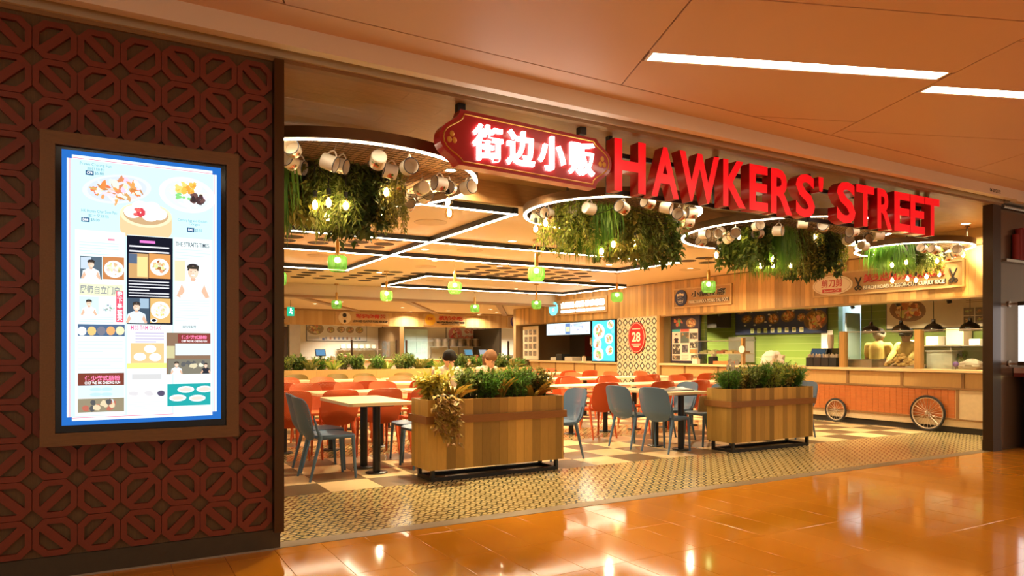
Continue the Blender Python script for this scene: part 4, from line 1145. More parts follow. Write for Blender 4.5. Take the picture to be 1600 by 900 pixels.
# by the near planter
table(2.46, 7.50, .345, .58, 'pale table between blue chairs beside the lattice pier', [(.0, -.40), (.0, .02)])
chair(1.97, 7.12, 0, 'blue', 'slate blue moulded chair side on, at the table beside the lattice pier', None)
chair(2.03, 7.66, 0, 'blue', 'slate blue chair just behind another, same table beside the lattice pier', None)
chair(3.06, 7.25, 180, 'blue', 'slate blue chair facing the pier, half hidden by the planter with trailing gold leaves', None)
chair(3.14, 7.78, 180, 'blue', 'slate blue chair deep behind the planter with trailing gold leaves', None)
table(4.06, 7.42, .345, .56, 'pale table mostly hidden behind the planter with trailing gold leaves', [(0, -.25), (0, .25)])
chair(4.64, 7.00, 180, 'blue', 'slate blue chair turned to the pier at the end of the gold-leaved planter', None)
chair(4.94, 7.55, 180, 'blue', 'slate blue chair behind the one at the planter end', None) if False else None
table(6.52, 7.27, .345, .58, 'pale table carrying a black folded bag, between grey-blue chairs', [(-.10, -.02), (-.06, -.46)])
chair(6.22, 6.80, 8, 'blue', 'slate blue chair seen from behind, nearest the walkway at the black bag table', None)
chair(6.12, 7.34, 4, 'blue', 'slate blue chair seen from behind, second at the table with the black bag', None)
chair(7.10, 7.02, 172, 'blue', 'slate blue chair holding a tan handbag, beside the planter of feathery plants', None)
chair(7.05, 7.62, 180, 'blue', 'slate blue chair behind the one with the handbag', None)
chair(8.80, 6.95, 180, 'blue', 'slate blue chair half hidden behind the far end of the feathery planter', None)
table(8.22, 7.15, .345, .50, 'pale table hidden behind the planter of feathery plants', [(0, -.22), (0, .22)])
# rows of orange chairs
G1, G2, G3 = 'orange chairs with their backs to the entrance', 'coral chairs facing the entrance', 'olive chairs by the long planter'
def rowt(y, xs, hx, lab):
    for x in xs: table(x, y, hx, .33, lab, [(-hx * .55, 0), (hx * .55, 0)], lab)
rowt(9.05, (1.6, 2.86, 4.12, 5.36), .60, 'pale table in the orange row behind the table beside the pier')
for x in (1.30, 1.83, 2.39, 2.95, 3.52, 4.10): chair(x, 8.50, 90, 'orange', 'orange moulded chair seen from behind, in the row behind the table beside the pier', G1)
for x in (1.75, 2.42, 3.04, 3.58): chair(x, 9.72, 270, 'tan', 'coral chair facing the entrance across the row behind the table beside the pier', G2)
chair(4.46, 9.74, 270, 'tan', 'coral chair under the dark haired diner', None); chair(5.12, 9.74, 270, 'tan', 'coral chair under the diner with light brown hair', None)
rowt(11.25, (1.9, 3.16, 4.42, 5.68), .60, 'pale table in the middle row before the long planter')
for x in (2.15, 2.85, 3.48, 4.35, 4.95, 5.7): chair(x, 10.70, 90, 'orange', 'orange chair seen from behind, in the middle row before the long planter', G1 + ', middle row')
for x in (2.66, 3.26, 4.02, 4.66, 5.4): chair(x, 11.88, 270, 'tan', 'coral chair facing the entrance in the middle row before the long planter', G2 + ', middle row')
rowt(12.75, (2.6, 3.9, 5.2), .60, 'pale table next to the long planter')
for x in (3.15, 3.95, 4.46, 5.3): chair(x, 13.35, 270, 'olive', 'olive green moulded chair against the long planter', G3)
rowt(8.95, (6.55, 7.80, 9.05), .60, 'pale table in the orange row towards the side stalls')
for x in (6.28, 7.35, 8.1, 8.9): chair(x, 8.42, 88, 'orange', 'orange chair seen from behind, in the row towards the side stalls', G1 + ' on the stall side')
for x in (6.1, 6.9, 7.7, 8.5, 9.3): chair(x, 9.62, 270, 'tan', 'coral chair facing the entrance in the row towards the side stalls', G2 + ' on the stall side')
rowt(11.35, (7.3, 8.55, 9.8), .60, 'pale table in the far row before the printed tile pier')
for x in (7.2, 8.1, 9.20, 10.10, 10.7): chair(x, 10.82, 90, 'orange', 'orange chair seen from behind, in the far row before the printed tile pier', G1 + ', far row')
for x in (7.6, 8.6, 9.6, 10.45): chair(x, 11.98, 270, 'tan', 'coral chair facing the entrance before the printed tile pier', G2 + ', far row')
rowt(14.3, (9.6,), .60, 'pale table before the counter with the cyan screen')
for x in (9.9, 9.3): chair(x, 13.78, 90, 'orange', 'orange chair seen from behind, before the counter with the cyan screen', G1 + ' at the cyan screen')
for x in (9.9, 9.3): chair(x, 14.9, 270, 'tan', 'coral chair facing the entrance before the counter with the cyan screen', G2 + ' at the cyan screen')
# things left on the tables and chairs
bag = thing('folded_bag', 'flat black folded bag lying on the pale table', 'bag', (6.54, 7.10, .748))
g = []
for i in range(7):
    g.append([(-.28 + .56 * j / 8, -.16 + .32 * i / 6, .012 + .022 * math.sin(j * 1.3) ** 2 * math.sin(PI * i / 6) + .02 * (j > 5) * (i > 3)) for j in range(9)])
obj('bag_body', MB().shell(g, -.012), pm('black_nylon', (.012, .012, .014), .35), bag, True)
obj('strap', MB().tube([(-.28, 0, .02), (-.33, .1, .012), (-.25, .2, .012), (-.1, .17, .03)], .009, 6), M_black, bag, True)
hb = thing('handbag', 'small tan handbag with red handle resting on a blue chair', 'bag', (7.08, 6.98, .452))
g = []
for i in range(6):
    v = i / 5; g.append([( (.14 - .03 * v) * math.cos(2 * PI * j / 16), (.07 - .03 * v) * math.sin(2 * PI * j / 16), .21 * v) for j in range(17)])
obj('bag_body', MB().shell(g, .004), pm('tan_canvas', (.34, .24, .10), .8, var=.1, vs=20), hb, True)
obj('handle', MB().tube([(-.08, 0, .20), (-.05, 0, .27), (.05, 0, .27), (.08, 0, .20)], .008, 6), pm('red_leather', (.5, .06, .02), .4), hb, True)

# ================================================================== PLANTERS
M_plank = wood('planter_plank', (.52, .30, .065), (10, 10, 1.1), .42, var=.16, rnd=.42)
M_band = wood('planter_band', (.30, .125, .030), (2, 2, 12), .4, var=.15)
M_soil = pm('soil', (.035, .024, .014), .9, bump=.4, bs=30)
def planter(x0, y0, L, D, h0, h1, label, nf, ns, seed):
    """box of upright planks on a black steel frame, with a darker band round it"""
    t = thing('planter', label, 'planter', (x0, y0, 0)); rr = random.Random(seed)
    pw = L / nf; pd = D / ns
    pl = MB().box(.0008, 0, h0, pw - .0008, .022, h1).mesh('plank', M_plank)
    ps = MB().box(0, .0008, h0, .022, pd - .0008, h1).mesh('plank', M_plank)
    for i in range(nf):
        link('plank', pl, t, (i * pw, rr.uniform(0, .0015), 0)); link('plank', pl, t, (i * pw, D - .022, 0))
    for i in range(ns):
        link('plank', ps, t, (0 - rr.uniform(0.001, .002), i * pd, 0)); link('plank', ps, t, (L - .021, i * pd, 0))
    obj('liner', MB().box(.022, .022, h0 + .01, L - .022, D - .022, h1 - .035), M_soil, t)
    zb = h0 + (h1 - h0) * .66; b = .075
    obj('band', MB().box(-.028, -.024, zb, L + .028, -.002, zb + b), M_band, t)
    obj('band', MB().box(-.028, D + .002, zb, L + .028, D + .024, zb + b), M_band, t)
    obj('band', MB().box(-.028, -.002, zb, -.004, D + .002, zb + b), M_band, t)
    obj('band', MB().box(L + .004, -.002, zb, L + .028, D + .002, zb + b), M_band, t)
    k = .035; fr = MB()
    for x in (.05, L - .05 - k):
        for y in (.03, D - .03 - k): obj('foot', MB().box(x, y, k, x + k, y + k, h0), M_black, t)
        fr.box(x, .03, 0, x + k, D - .03, k)
    fr.box(.05 + k, .03, 0, L - .05 - k, .03 + k, k).box(.05 + k, D - .03 - k, 0, L - .05 - k, D - .03, k)
    obj('base_frame', fr, M_black, t)
    return t
P1 = (2.70, 6.30); P2_ = (6.75, 6.22)
planter(P1[0], P1[1], 1.58, .42, .115, .80, 'long plank planter on black frame with gold-edged leaves trailing over its corner', 16, 5, 1)
planter(P2_[0], P2_[1], 1.55, .42, .125, .80, 'plank planter on black frame filled with feathery green plants', 18, 5, 2)
zs = .77
for i, (x, y, kind, style, h_, lab, nm) in enumerate([
    (2.86, 6.52, 'gold', 'broad', .30, 'gold and green broad-leaved plant at the corner of the plank planter', 'golden_pothos'),
    (3.06, 6.50, 'croton', 'strap', .30, 'red and yellow strap-leaved croton next to the gold plant', 'croton'),
    (3.26, 6.54, 'mint', 'small', .34, 'leafy green bush with pale tips second along the plank planter', 'shrub'),
    (3.46, 6.48, 'fern', 'needle', .28, 'dense green feathery plant in the middle of the plank planter', 'fern'),
    (3.60, 6.53, 'croton', 'strap', .36, 'tall bronze strap-leaved plant in the middle of the plank planter', 'cordyline'),
    (3.78, 6.47, 'fern', 'needle', .32, 'bright green feathery plant beside the bronze one', 'fern'),
    (3.90, 6.55, 'mint', 'small', .36, 'taller pale-tipped bush near the end of the plank planter', 'shrub'),
    (4.02, 6.50, 'croton', 'strap', .29, 'reddish croton near the end of the plank planter', 'croton'),
    (4.12, 6.52, 'olive', 'small', .32, 'yellowish olive bush closing the plank planter', 'shrub'),
    (3.40, 6.58, 'ivy', 'broad', .28, 'dark broad-leaved plant at the back of the plank planter', 'shrub'),
    (3.70, 6.60, 'olive', 'broad', .30, 'olive broad-leaved plant at the back of the plank planter', 'shrub')]):
    pot_plant(nm, lab, (x, y, zs), kind, h_, {'strap': 34, 'needle': 90, 'broad': 40, 'small': 70}[style], style, .19, 'plants of the plank planter')
t = thing('trailing_pothos', 'gold-edged trailing plant hanging over the front corner of the plank planter', 'plant', (2.84, 6.27, .80)); lf = MB(); st = MB()
for q in range(13):
    x = random.uniform(-.10, .16); L = random.uniform(.25, .46); pts = [Vector((x * .6, .08, .04)), Vector((x, -.03, .05))] + [Vector((x + random.uniform(-.02, .02), -.05 + random.uniform(-.02, .02), -L * i / 6)) for i in range(1, 7)]
    st.tube(pts, .003, 3)
    for i in range(22):
        b = pts[1 + i % 6].lerp(pts[2 + i % 6], random.random()); leaf(lf, b, Vector((random.uniform(-1, 1), -random.uniform(.1, 1), random.uniform(-.8, .3))), Vector((0, -.5, 1)), random.uniform(.055, .085), random.uniform(.035, .055), .3, .2)
obj('foliage', lf, leafmat('leaf_pothos', [(.50, .36, .06), (.62, .46, .12), (.36, .20, .04), (.55, .30, .10), (.30, .24, .04)]), t, kind='stuff'); obj('stems', st, M_stem, t, kind='stuff')
for i, (x, y, kind, style, h_, lab, nm) in enumerate([
    (6.90, 6.42, 'fern', 'needle', .26, 'feathery green plant leaning over the corner of the feathery planter', 'asparagus_fern'),
    (7.10, 6.46, 'gold', 'small', .28, 'yellow variegated shrub in the feathery planter', 'shrub'),
    (7.28, 6.40, 'mint', 'small', .30, 'mid green shrub in the feathery planter', 'shrub'),
    (7.50, 6.46, 'fern', 'needle', .34, 'tall feathery green plant in the middle of the feathery planter', 'asparagus_fern'),
    (7.68, 6.40, 'lime', 'needle', .32, 'lime green feathery plant in the feathery planter', 'asparagus_fern'),
    (7.86, 6.46, 'fern', 'needle', .36, 'tallest feathery green plant of the feathery planter', 'asparagus_fern'),
    (8.02, 6.42, 'gold', 'small', .36, 'pale gold leafy sprig at the end of the feathery planter', 'shrub'),
    (8.14, 6.42, 'fern', 'needle', .28, 'feathery green plant at the far end of the feathery planter', 'asparagus_fern'),
    (7.20, 6.50, 'croton', 'small', .22, 'reddish leaves among the feathery planter plants', 'croton')]):
    pot_plant(nm, lab, (x, y, zs), kind, h_, {'strap': 26, 'needle': 110, 'broad': 22, 'small': 60}[style], style, .19, 'plants of the feathery planter')
t = thing('orchid', 'white orchid flowers rising from the feathery planter', 'plant', (7.02, 6.48, zs)); fl = MB(); st = MB()
for q in range(8):
    p_ = Vector((random.uniform(-.08, .14), random.uniform(-.05, .08), random.uniform(.24, .40))); st.tube([(0, 0, -.02), (p_.x * .6, p_.y * .6, p_.z * .7), tuple(p_)], .003, 4)
    for a in range(5): leaf(fl, p_, Vector((math.cos(a * 1.257), -.35, math.sin(a * 1.257))), Vector((0, -1, 0)), .055, .045, .1, 0)
obj('petals', fl, pm('white_petal', (.80, .74, .60), .5), t); obj('stems', st, M_stem, t)
# long planter across the hall
lp = thing('long_planter', 'long low timber planter box across the hall behind the dining rows', 'planter', (.5, 13.95, 0))
for k in range(13):
    obj('front_panel', MB().box(k * .62 + .001, 0, .06, k * .62 + .619, .03, .90), wood('honey_panel', (.62, .36, .11), (8, 8, 1.2), .4, var=.10, rnd=.06), lp)
obj('kickboard', MB().box(0, .02, 0, 8.06, .40, .06), M_black, lp)
obj('box', MB().box(0, .03, .06, 8.06, .45, .86), M_soil, lp)
for k in range(34):
    kd, stl = [('mint', 'small'), ('ivy', 'broad'), ('olive', 'strap'), ('fern', 'small'), ('lime', 'strap')][k % 5]
    pot_plant('planter_shrub', ['pale-tipped leafy shrub in the long planter', 'dark broad-leaved shrub in the long planter', 'olive strap-leaved plant in the long planter', 'bright green leafy shrub in the long planter', 'lime strap-leaved plant in the long planter'][k % 5], (.75 + k * .232, 14.12 + .1 * (k % 2), .86), kd, random.uniform(.24, .40), {'small': 54, 'broad': 34, 'strap': 30}[stl], stl, .22, 'shrubs of the long planter')

# ================================================================== STALLS ALONG THE SIDE OF THE HALL
FB = 2.12                 # underside of the fascia
M_slat = wood('fascia_slat', (.52, .31, .105), (12, 12, 1.0), .45, var=.12, rnd=.34)
fas = struct('wall_fascia', MB().box(XW + .02, FY + .2, FB, XW + .14, 18.3, ZC).box(XW + .02, 18.3, FB, XW + .14, 19.6, 2.62), M_slat, label='slatted timber fascia over the side stalls')
sm = MB().box(0, .001, FB, .02, .098, ZC - .02).mesh('fascia_slat', M_slat)
sm2 = MB().box(0, .001, FB, .02, .098, 2.60).mesh('fascia_slat', M_slat)
for k in range(147):
    y = FY + .22 + k * .1
    if y > 19.5: break
    link('fascia_slat', sm if y < 18.2 else sm2, fas, (XW, y, 0))
struct('trim_16', MB().box(XW - .02, FY + .2, ZC - .02, XW + .14, 18.3, ZC + .001), wood('fascia_cap', (.20, .115, .045), (8, 2, 8), .5), label='brown cap along the top of the side fascia')
struct('wall_fascia_upper', MB().box(XW + .0, FY + .2, ZC + .001, XW + .3, 6.84, SOF + .012), M_slat, label='timber band between the side fascia and the soffit')
struct('trim_17', MB().box(XW - .004, FY + .2, FB - .03, XW + .30, 19.6, FB), M_slat, label='timber lower edge of the side fascia')
struct('wall_end', MB().box(XW, 19.5, 0, XW + 2.6, 19.65, 2.62), pm('stall_partition', (.40, .28, .15), .6))
def board(name, label, y0, y1, z0, z1, col=(.42, .25, .095)):
    """sign board on the side fascia, its frame and back"""
    t = thing(name, label, 'sign', (XW - .001, (y0 + y1) / 2, z0))
    w = (y1 - y0) / 2; h = z1 - z0
    obj('back_board', MB().box(-.025, -w, 0, 0, w, h), pm('sign_board_tan', col, .5, var=.08, vs=4), t)
    fr = MB(); b = .03
    for a in ((-.04, -w, 0, -.025, w, b), (-.04, -w, h - b, -.025, w, h), (-.04, -w, b, -.025, -w + b, h - b), (-.04, w - b, b, -.025, w, h - b)): obj('frame_bar', MB().box(*a), wood('sign_frame', (.60, .40, .17), (6, 6, 6), .45), t)
    return t
M_ltwhite = pm('letter_white', (.85, .76, .58), .4); M_ltblack = pm('letter_black', (.015, .012, .010), .5); M_ltred = pm('letter_red_paint', (.50, .03, .02), .4)
def wtext(t, s, y, z, w, h, mat, bold=.0, ext=.008, back=None, x=-.034):
    """raised lettering on a side board; y measured from the board centre, positive to the reader's right"""
    if back: link('letter_backing', text_mesh(s, back, ext, bold + .03, width=w * 1.02, height=h * 1.10), t, (x + .006, -y, z), FACE_X)
    return link('lettering', text_mesh(s, mat, ext, bold, width=w, height=h), t, (x, -y, z), FACE_X)
def disc(t, y, z, ry, rz, mat, th=.02, x=-.025, name='emblem', n=32):
    return obj(name, MB().add([(x, -y + ry * math.cos(2 * PI * i / n), z + rz * math.sin(2 * PI * i / n)) for i in range(n)] + [(x - th, -y + ry * math.cos(2 * PI * i / n), z + rz * math.sin(2 * PI * i / n)) for i in range(n)],
        [tuple(reversed(range(n))), tuple(range(n, 2 * n))] + [(i, (i + 1) % n, n + (i + 1) % n, n + i) for i in range(n)]), mat, t)
# curry rice stall sign
b1 = board('stall_sign', 'wide tan sign of the scissor-cut curry rice stall on the slatted fascia', 5.86, 8.52, 2.26, 2.69)
disc(b1, -.92, .20, .40, .175, pm('plaque_cream', (.80, .68, .50), .45), .03, name='oval_plaque'); disc(b1, -.92, .20, .37, .155, pm('plaque_line', (.45, .30, .16), .5), .002, -.055, 'plaque_line'); disc(b1, -.92, .20, .36, .147, pm('plaque_cream', (.80, .68, .50), .45), .002, -.057, 'plaque_face')
wtext(b1, '剪刀剪', -.92, .235, .42, .14, M_ltred, .01, .003, x=-.062)
obj('red_ribbon', MB().box(-.066, .92 - .19, .07, -.056, .92 + .19, .135), M_ltred, b1); wtext(b1, 'Scissors Cut', -.92, .102, .30, .035, M_ltwhite, .01, .002, x=-.069)
wtext(b1, '美芝路剪刀剪咖喱饭', .36, .265, 1.36, .15, M_ltred, .02, .012)
wtext(b1, 'BEACH ROAD SCISSOR-CUT CURRY RICE', .36, .11, 1.36, .065, M_ltwhite, .02, .010, M_ltblack)
for yc, s_ in ((-.42, 1), (1.17, -1)):
    sc_ = MB()
    for q in (-1, 1): sc_.tube([(-.04, -yc + s_ * q * .02, .13), (-.04, -yc - s_ * q * .055, .30)], .012, 6); sc_.tube([(-.04, -yc + s_ * q * .035 + .028 * math.cos(a / 4 * PI), .11 + .03 * math.sin(a / 4 * PI)) for a in range(8)], .009, 6, True)
    obj('scissors_emblem', sc_, M_ltblack, b1, True)
# tofu stall sign
b2 = board('stall_sign', 'tan sign of the yong tau foo stall with a round navy emblem', 10.48, 12.22, 2.26, 2.70)
disc(b2, -.62, .22, .185, .185, pm('navy', (.016, .020, .09), .4), .03); wtext(b2, '客', -.62, .22, .24, .24, M_ltwhite, .03, .004, x=-.06)
wtext(b2, '小釀豆腐', .20, .285, 1.0, .15, M_ltblack, .02, .01, M_ltwhite); wtext(b2, "PANG'S HAKKA YONG TAU FOO", .20, .115, 1.16, .08, M_ltwhite, .02, .01, M_ltblack)
# noodle stall sign, lit letters
b3 = board('stall_sign', 'tan sign with glowing white characters and a cyan oval emblem', 14.72, 17.5, 2.30, 2.73, (.19, .115, .05))
disc(b3, -1.14, .21, .22, .20, emi('cyan_emblem', (.18, .75, .80), 1.6), .03); disc(b3, -1.12, .17, .06, .045, emi('pink_emblem', (.9, .45, .45), 1.3), .003, -.056, 'emblem_mark')
wtext(b3, '古潮州·米暹·沙爹米粉', .27, .275, 2.05, .17, emi('white_channel', (1, .95, .85), 4.5), .025, .012); wtext(b3, 'OLD TEOCHEW · MEE SIAM · SATAY BEE HOON', .27, .10, 2.05, .075, emi('white_channel', (1, .95, .85), 4.5), .02, .010)
# printed tile pier with the oval 28 plaque
M_wtile = crosstile('printed_wall_tile', (.78, .58, .36), (.035, .050, .035), (.82, .70, .50), .2167, (1, 2), .3, r0=.34, thin=.10)
pr_ = struct('wall_tile_pier', MB().box(XW - .01, 12.80, 0, XW + .5, 14.29, FB), pm('pier_core', (.5, .36, .2), .6), label='pier of printed wall tiles between two stalls')
tp = MB().box(-.012, .0006, .0006, 0, .2161, .2161).mesh('wall_tile', M_wtile)
for i in range(7):
    for j in range(9): link('wall_tile', tp, pr_, (XW - .01, 12.79 + .2167 * i, .15 + .2167 * j))
struct('trim_18', MB().box(XW - .03, 12.70, 0, XW + .1, 12.80, FB), M_slat, label='timber edge of the printed tile pier')
pq = thing('oval_plaque', 'red oval plaque numbered 28 on the printed tile pier', 'plaque', (XW - .022, 13.52, 1.22))
disc(pq, 0, .385, .32, .385, pm('plaque_red', (.45, .018, .015), .4), .03, 0, 'plaque_body'); disc(pq, 0, .385, .30, .362, M_ltwhite, .0015, -.03, 'white_line'); disc(pq, 0, .385, .29, .353, pm('plaque_red', (.45, .018, .015), .4), .0015, -.0315, 'red_field')
wtext(pq, '28', 0, .40, .32, .24, M_ltwhite, .03, .003, x=-.036)
for z, w in ((.60, .30), (.225, .36), (.195, .30), (.165, .20)): obj('small_print', MB().box(-.035, -w / 2, z - .008, -.033, w / 2, z + .008), M_ltwhite, pq)
# lit menu screens of the noodle stall
vs_ = thing('menu_screen', 'tall cyan lit menu screen with bowls of noodles', 'screen', (XW - .01, 14.84, .99))
obj('housing', MB().box(-.05, -.50, 0, .02, .50, 1.10), M_black, vs_)
p = Print(1.15); CY = (.10, .68, .86)
p.rect(-.48, .02, .48, 1.08, CY)
for k in range(12): p.ell(random.uniform(-.4, .4), random.uniform(.1, 1.0), .07, .06, (.25, .78, .90), 10)
FD = [(.90, .45, .15), (.85, .28, .10), (.95, .80, .55), (.35, .55, .15), (.96, .90, .80)]
for (x, y, r) in ((-.19, .80, .25), (.30, .97, .14), (.24, .60, .17), (-.25, .48, .18), (.27, .30, .15), (-.20, .20, .22)): p.dish(x, y, r, r * .82, (.95, .97, .97), FD, 16, 0, .78, .3)
p.build('lit_face', vs_, (-.0505, 0, 0), FACE_X)
hs_ = thing('menu_screen', 'wide white lit menu screen hung over the noodle stall opening', 'screen', (XW - .01, 16.50, 1.72))
obj('housing', MB().box(-.05, -1.10, 0, .02, 1.10, .36), M_black, hs_)
p = Print(1.1); p.rect(-1.08, .015, 1.08, .345, (.72, .92, .98))
for k in range(9): p.blotch(-1.0 + k * .23, .05 + .12 * (k % 2), -.82 + k * .23, .17 + .14 * (k % 2), [(.8, .9, .95), (.7, .5, .4), (.35, .40, .65), (.9, .7, .6)], 6)
p.rect(-.10, .03, .14, .33, (.15, .25, .50)); p.blotch(-.08, .10, .12, .24, [(.8, .7, .4), (.9, .8, .6), (.5, .6, .3)], 6)
p.lines(.3, .22, .7, .32, 3, (.25, .30, .60)); p.build('lit_face', hs_, (-.0505, 0, 0), FACE_X)
obj('bracket', MB().box(-.02, -.8, .36, .0, -.76, .37).box(-.02, .76, .36, 0, .8, .37), M_black, hs_)

# counters
M_cp = wood('counter_panel', (.55, .335, .12), (10, 10, 1.0), .4, var=.12, rnd=.06)
M_wtop = wood('counter_top_ash', (.80, .56, .28), (6, 1.5, 6), .35, var=.08)
M_stud = wood('counter_stud', (.26, .135, .045), (8, 8, 2), .45)
def counter(y0, y1, edges, label, low=.10):
    t = thing('stall_counter', label, 'counter', (XW, y0, 0)); L = y1 - y0
    obj('carcass', MB().box(.03, 0, .10, .68, L, .93), M_stud, t)
    obj('kickboard', MB().box(.05, 0, 0, .66, L, .10), M_dark, t)
    obj('worktop', MB().cbox(-.05, 0, .94, .72, L, .985, .006), M_wtop, t)
    for a, b in zip(edges[:-1], edges[1:]):
        obj('panel', MB().box(.008, a - y0 + .022, low, .03, b - y0 - .022, .93), M_cp, t)
        obj('stud', MB().box(-.006, b - y0 - .022, low, .03, b - y0 + .022, .93), M_stud, t)
    return t
E5 = [FY + .25, 5.9, 6.86, 7.84, 8.9, 9.9, 10.9, 11.9, 12.70]
cA = counter(FY + .25, 12.70, E5, 'long timber stall counter standing like a street cart on bicycle wheels', .70)
oy = FY + .25
M_terr = pm('terracotta_tile', (.50, .15, .035), .35, var=.10, vs=9)
tf = MB(); n = 0
for j in range(8):
    for i in range(24):
        y = 6.02 - oy + i * .104 + (0.0 if j % 2 == 0 else .0)
        tf.box(.004, y + .002, .235 + j * .054 + .0015, .014, y + .102, .235 + (j + 1) * .054 - .0015)
obj('terracotta_tiling', tf, M_terr, cA, kind='stuff')
obj('tile_bed', MB().box(.012, 6.0 - oy, .225, .03, 8.54 - oy, .675), pm('tile_grout', (.62, .36, .17), .6), cA)
for a in ((.0, 5.96 - oy, .21, .03, 6.0 - oy, .70), (.0, 8.54 - oy, .21, .03, 8.58 - oy, .70), (-.004, 0, .675, .03, 7.75, .705), (-.004, 0, .20, .03, 7.75, .225)): obj('rail', MB().box(*a), M_stud, cA)
M_beige = pm('plywood_beige', (.66, .50, .29), .55, var=.15, vs=14)
obj('plinth_board', MB().box(.012, 0, .10, .03, 7.75, .20), M_beige, cA)
obj('end_panel', MB().box(.010, 0, .225, .03, 5.96 - oy, .675), M_beige, cA); obj('end_panel', MB().box(.010, 8.58 - oy, .225, .03, 8.75 - oy, .675), M_beige, cA)
obj('black_panel', MB().box(.012, 8.75 - oy, .225, .03, 9.1 - oy, .675), M_black, cA); obj('end_panel', MB().box(.010, 9.1 - oy, .225, .03, 7.75, .675), M_beige, cA)  # flat black panel set in the counter front
def wheel(y, r, label, name='cart_wheel'):
    t = thing(name, label, 'wheel', (XW - .035, y, r))
    n = 48
    obj('tyre', MB().tube([(0, (r - .018) * math.cos(2 * PI * i / n), (r - .018) * math.sin(2 * PI * i / n)) for i in range(n)], .018, 8, True), pm('tyre_black', (.015, .013, .012), .6), t, True)
    obj('rim', MB().tube([(0, (r - .042) * math.cos(2 * PI * i / n), (r - .042) * math.sin(2 * PI * i / n)) for i in range(n)], .011, 6, True), pm('rim_silver', (.80, .70, .54), .25, metal=.6), t, True)
    hub = obj('hub', MB().cyl((-.03, 0, 0), (.03, 0, 0), .022, n=14).cyl((-.034, 0, 0), (.034, 0, 0), .01, n=10), M_steel, t, True)
    k = 24 if r > .24 else 18
    for i in range(k):
        a = 2 * PI * i / k; b = a + (.35 if i % 2 else -.35); s = -.02 if i % 4 < 2 else .02
        obj('spoke', MB().cyl((s, .02 * math.cos(b), .02 * math.sin(b)), (0, (r - .05) * math.cos(a), (r - .05) * math.sin(a)), .0022, n=4, caps=False), pm('spoke_silver', (.85, .75, .58), .3, metal=.5), t)
wheel(6.42, .285, 'large spoked bicycle wheel against the terracotta tiled cart counter')
wheel(8.05, .215, 'small spoked bicycle wheel against the terracotta tiled cart counter')
cB = counter(14.33, 18.6, [14.33, 15.3, 16.25, 17.2, 18.1, 18.6], 'timber stall counter under the cyan menu screen')

# kitchens of the side stalls
M_gtile = tiled('green_wall_tile', (.115, .165, .030), (.135, .185, .040), (.20, .24, .075), .16, .16, .006, (R(90), 0, R(90)), .25)
KX = 13.5
struct('wall_kitchen', MB().box(KX, FY + .2, 0, KX + .15, 8.98, 2.9).box(KX, 9.50, 0, KX + .15, 14.2, 2.9).box(KX, 8.98, 2.45, KX + .15, 9.50, 2.9), M_gtile, label='green tiled back wall of the side stall kitchens')
struct('wall_kitchen_far', MB().box(KX, 14.2, 0, KX + .15, 19.6, 2.9), pm('kitchen_grey', (.10, .085, .07), .5))
struct('wall_partition', MB().box(XW + .52, 14.2, 0, KX, 14.28, 2.9), M_gtile, label='green tiled partition beside the tile pier')
struct('ceiling_5', MB().box(XW + .14, FY + .2, 2.60, KX + .15, 19.6, 2.7), pm('kitchen_ceiling', (.22, .17, .10), .7))
# bright passage behind the curry rice stall
M_pw = pm('passage_white', (.75, .85, .86), .5)
struct('wall_passage', MB().box(KX + .15, 8.9, 0, KX + 2.3, 8.98, 2.6).box(KX + .15, 9.50, 0, KX + 2.3, 9.58, 2.6).box(KX + 2.2, 8.98, 0, KX + 2.3, 9.5, 2.6).box(KX + .15, 8.9, 2.55, KX + 2.3, 9.58, 2.6), M_pw, label='bright white service passage behind the curry rice stall')
dt_ = thing('batten_light', 'cool white batten light in the service passage', 'light', (KX + 1.2, 9.24, 2.50))
obj('tube', MB().box(-.6, -.03, -.03, .6, .03, 0), emi('cool_tube', (.80, .95, 1.0), 45), dt_); obj('tray', MB().box(-.62, -.05, 0, .62, .05, .0495), M_pw, dt_)
door = thing('service_door', 'pale steel door leaf standing open at the service passage', 'door', (KX - .02, 9.02, 0))
obj('leaf', MB().box(-.45, -.04, .02, 0, -.005, 2.05), pm('steel_door', (.42, .52, .54), .35, metal=.3), door); obj('handle', MB().cyl((-.40, -.06, 1.0), (-.40, -.06, 1.15), .01), M_steel, door)
def menu(name, label, y0, y1, z0, z1, base, dishes, fd, plate, extra=None, x=KX - .014):
    t = thing(name, label, 'menu board', (x, (y0 + y1) / 2, z0)); w = (y1 - y0) / 2; h = z1 - z0
    obj('board', MB().box(-.02, -w, 0, .012, w, h), pm('menu_edge', (.02, .02, .025), .4), t)
    p = Print(0.0); p.rect(-w + .015, .015, w - .015, h - .015, base)
    for (u, v, r, asp) in dishes: p.dish(u * w, v * h, r, r * asp, plate, fd, 22, random.uniform(-.2, .2), .85, .26)
    if extra: extra(p, w, h)
    p.build('printed_face', t, (-.0205, 0, 0), FACE_X)
    return t
MEAT = [(.42, .13, .04), (.55, .22, .07), (.30, .09, .03), (.62, .36, .14), (.70, .48, .24)]
def ex1(p, w, h):
    for k in range(8): x = -w * .62 + k * w * .155; p.rect(x, h * .06, x + .10, h * .22, random.choice([(.70, .65, .42), (.50, .58, .25), (.75, .72, .55)])); p.blotch(x + .02, h * .09, x + .08, h * .18, [(.3, .35, .12), (.5, .4, .2)], 4)
    for k in range(10): p.ell(random.uniform(-w * .9, w * .6), h * random.uniform(.3, .95), .04, .02, (.60, .60, .55), 8)
    p.lines(-w * .2, h * .82, w * .25, h * .94, 2, (.70, .70, .62), .5)
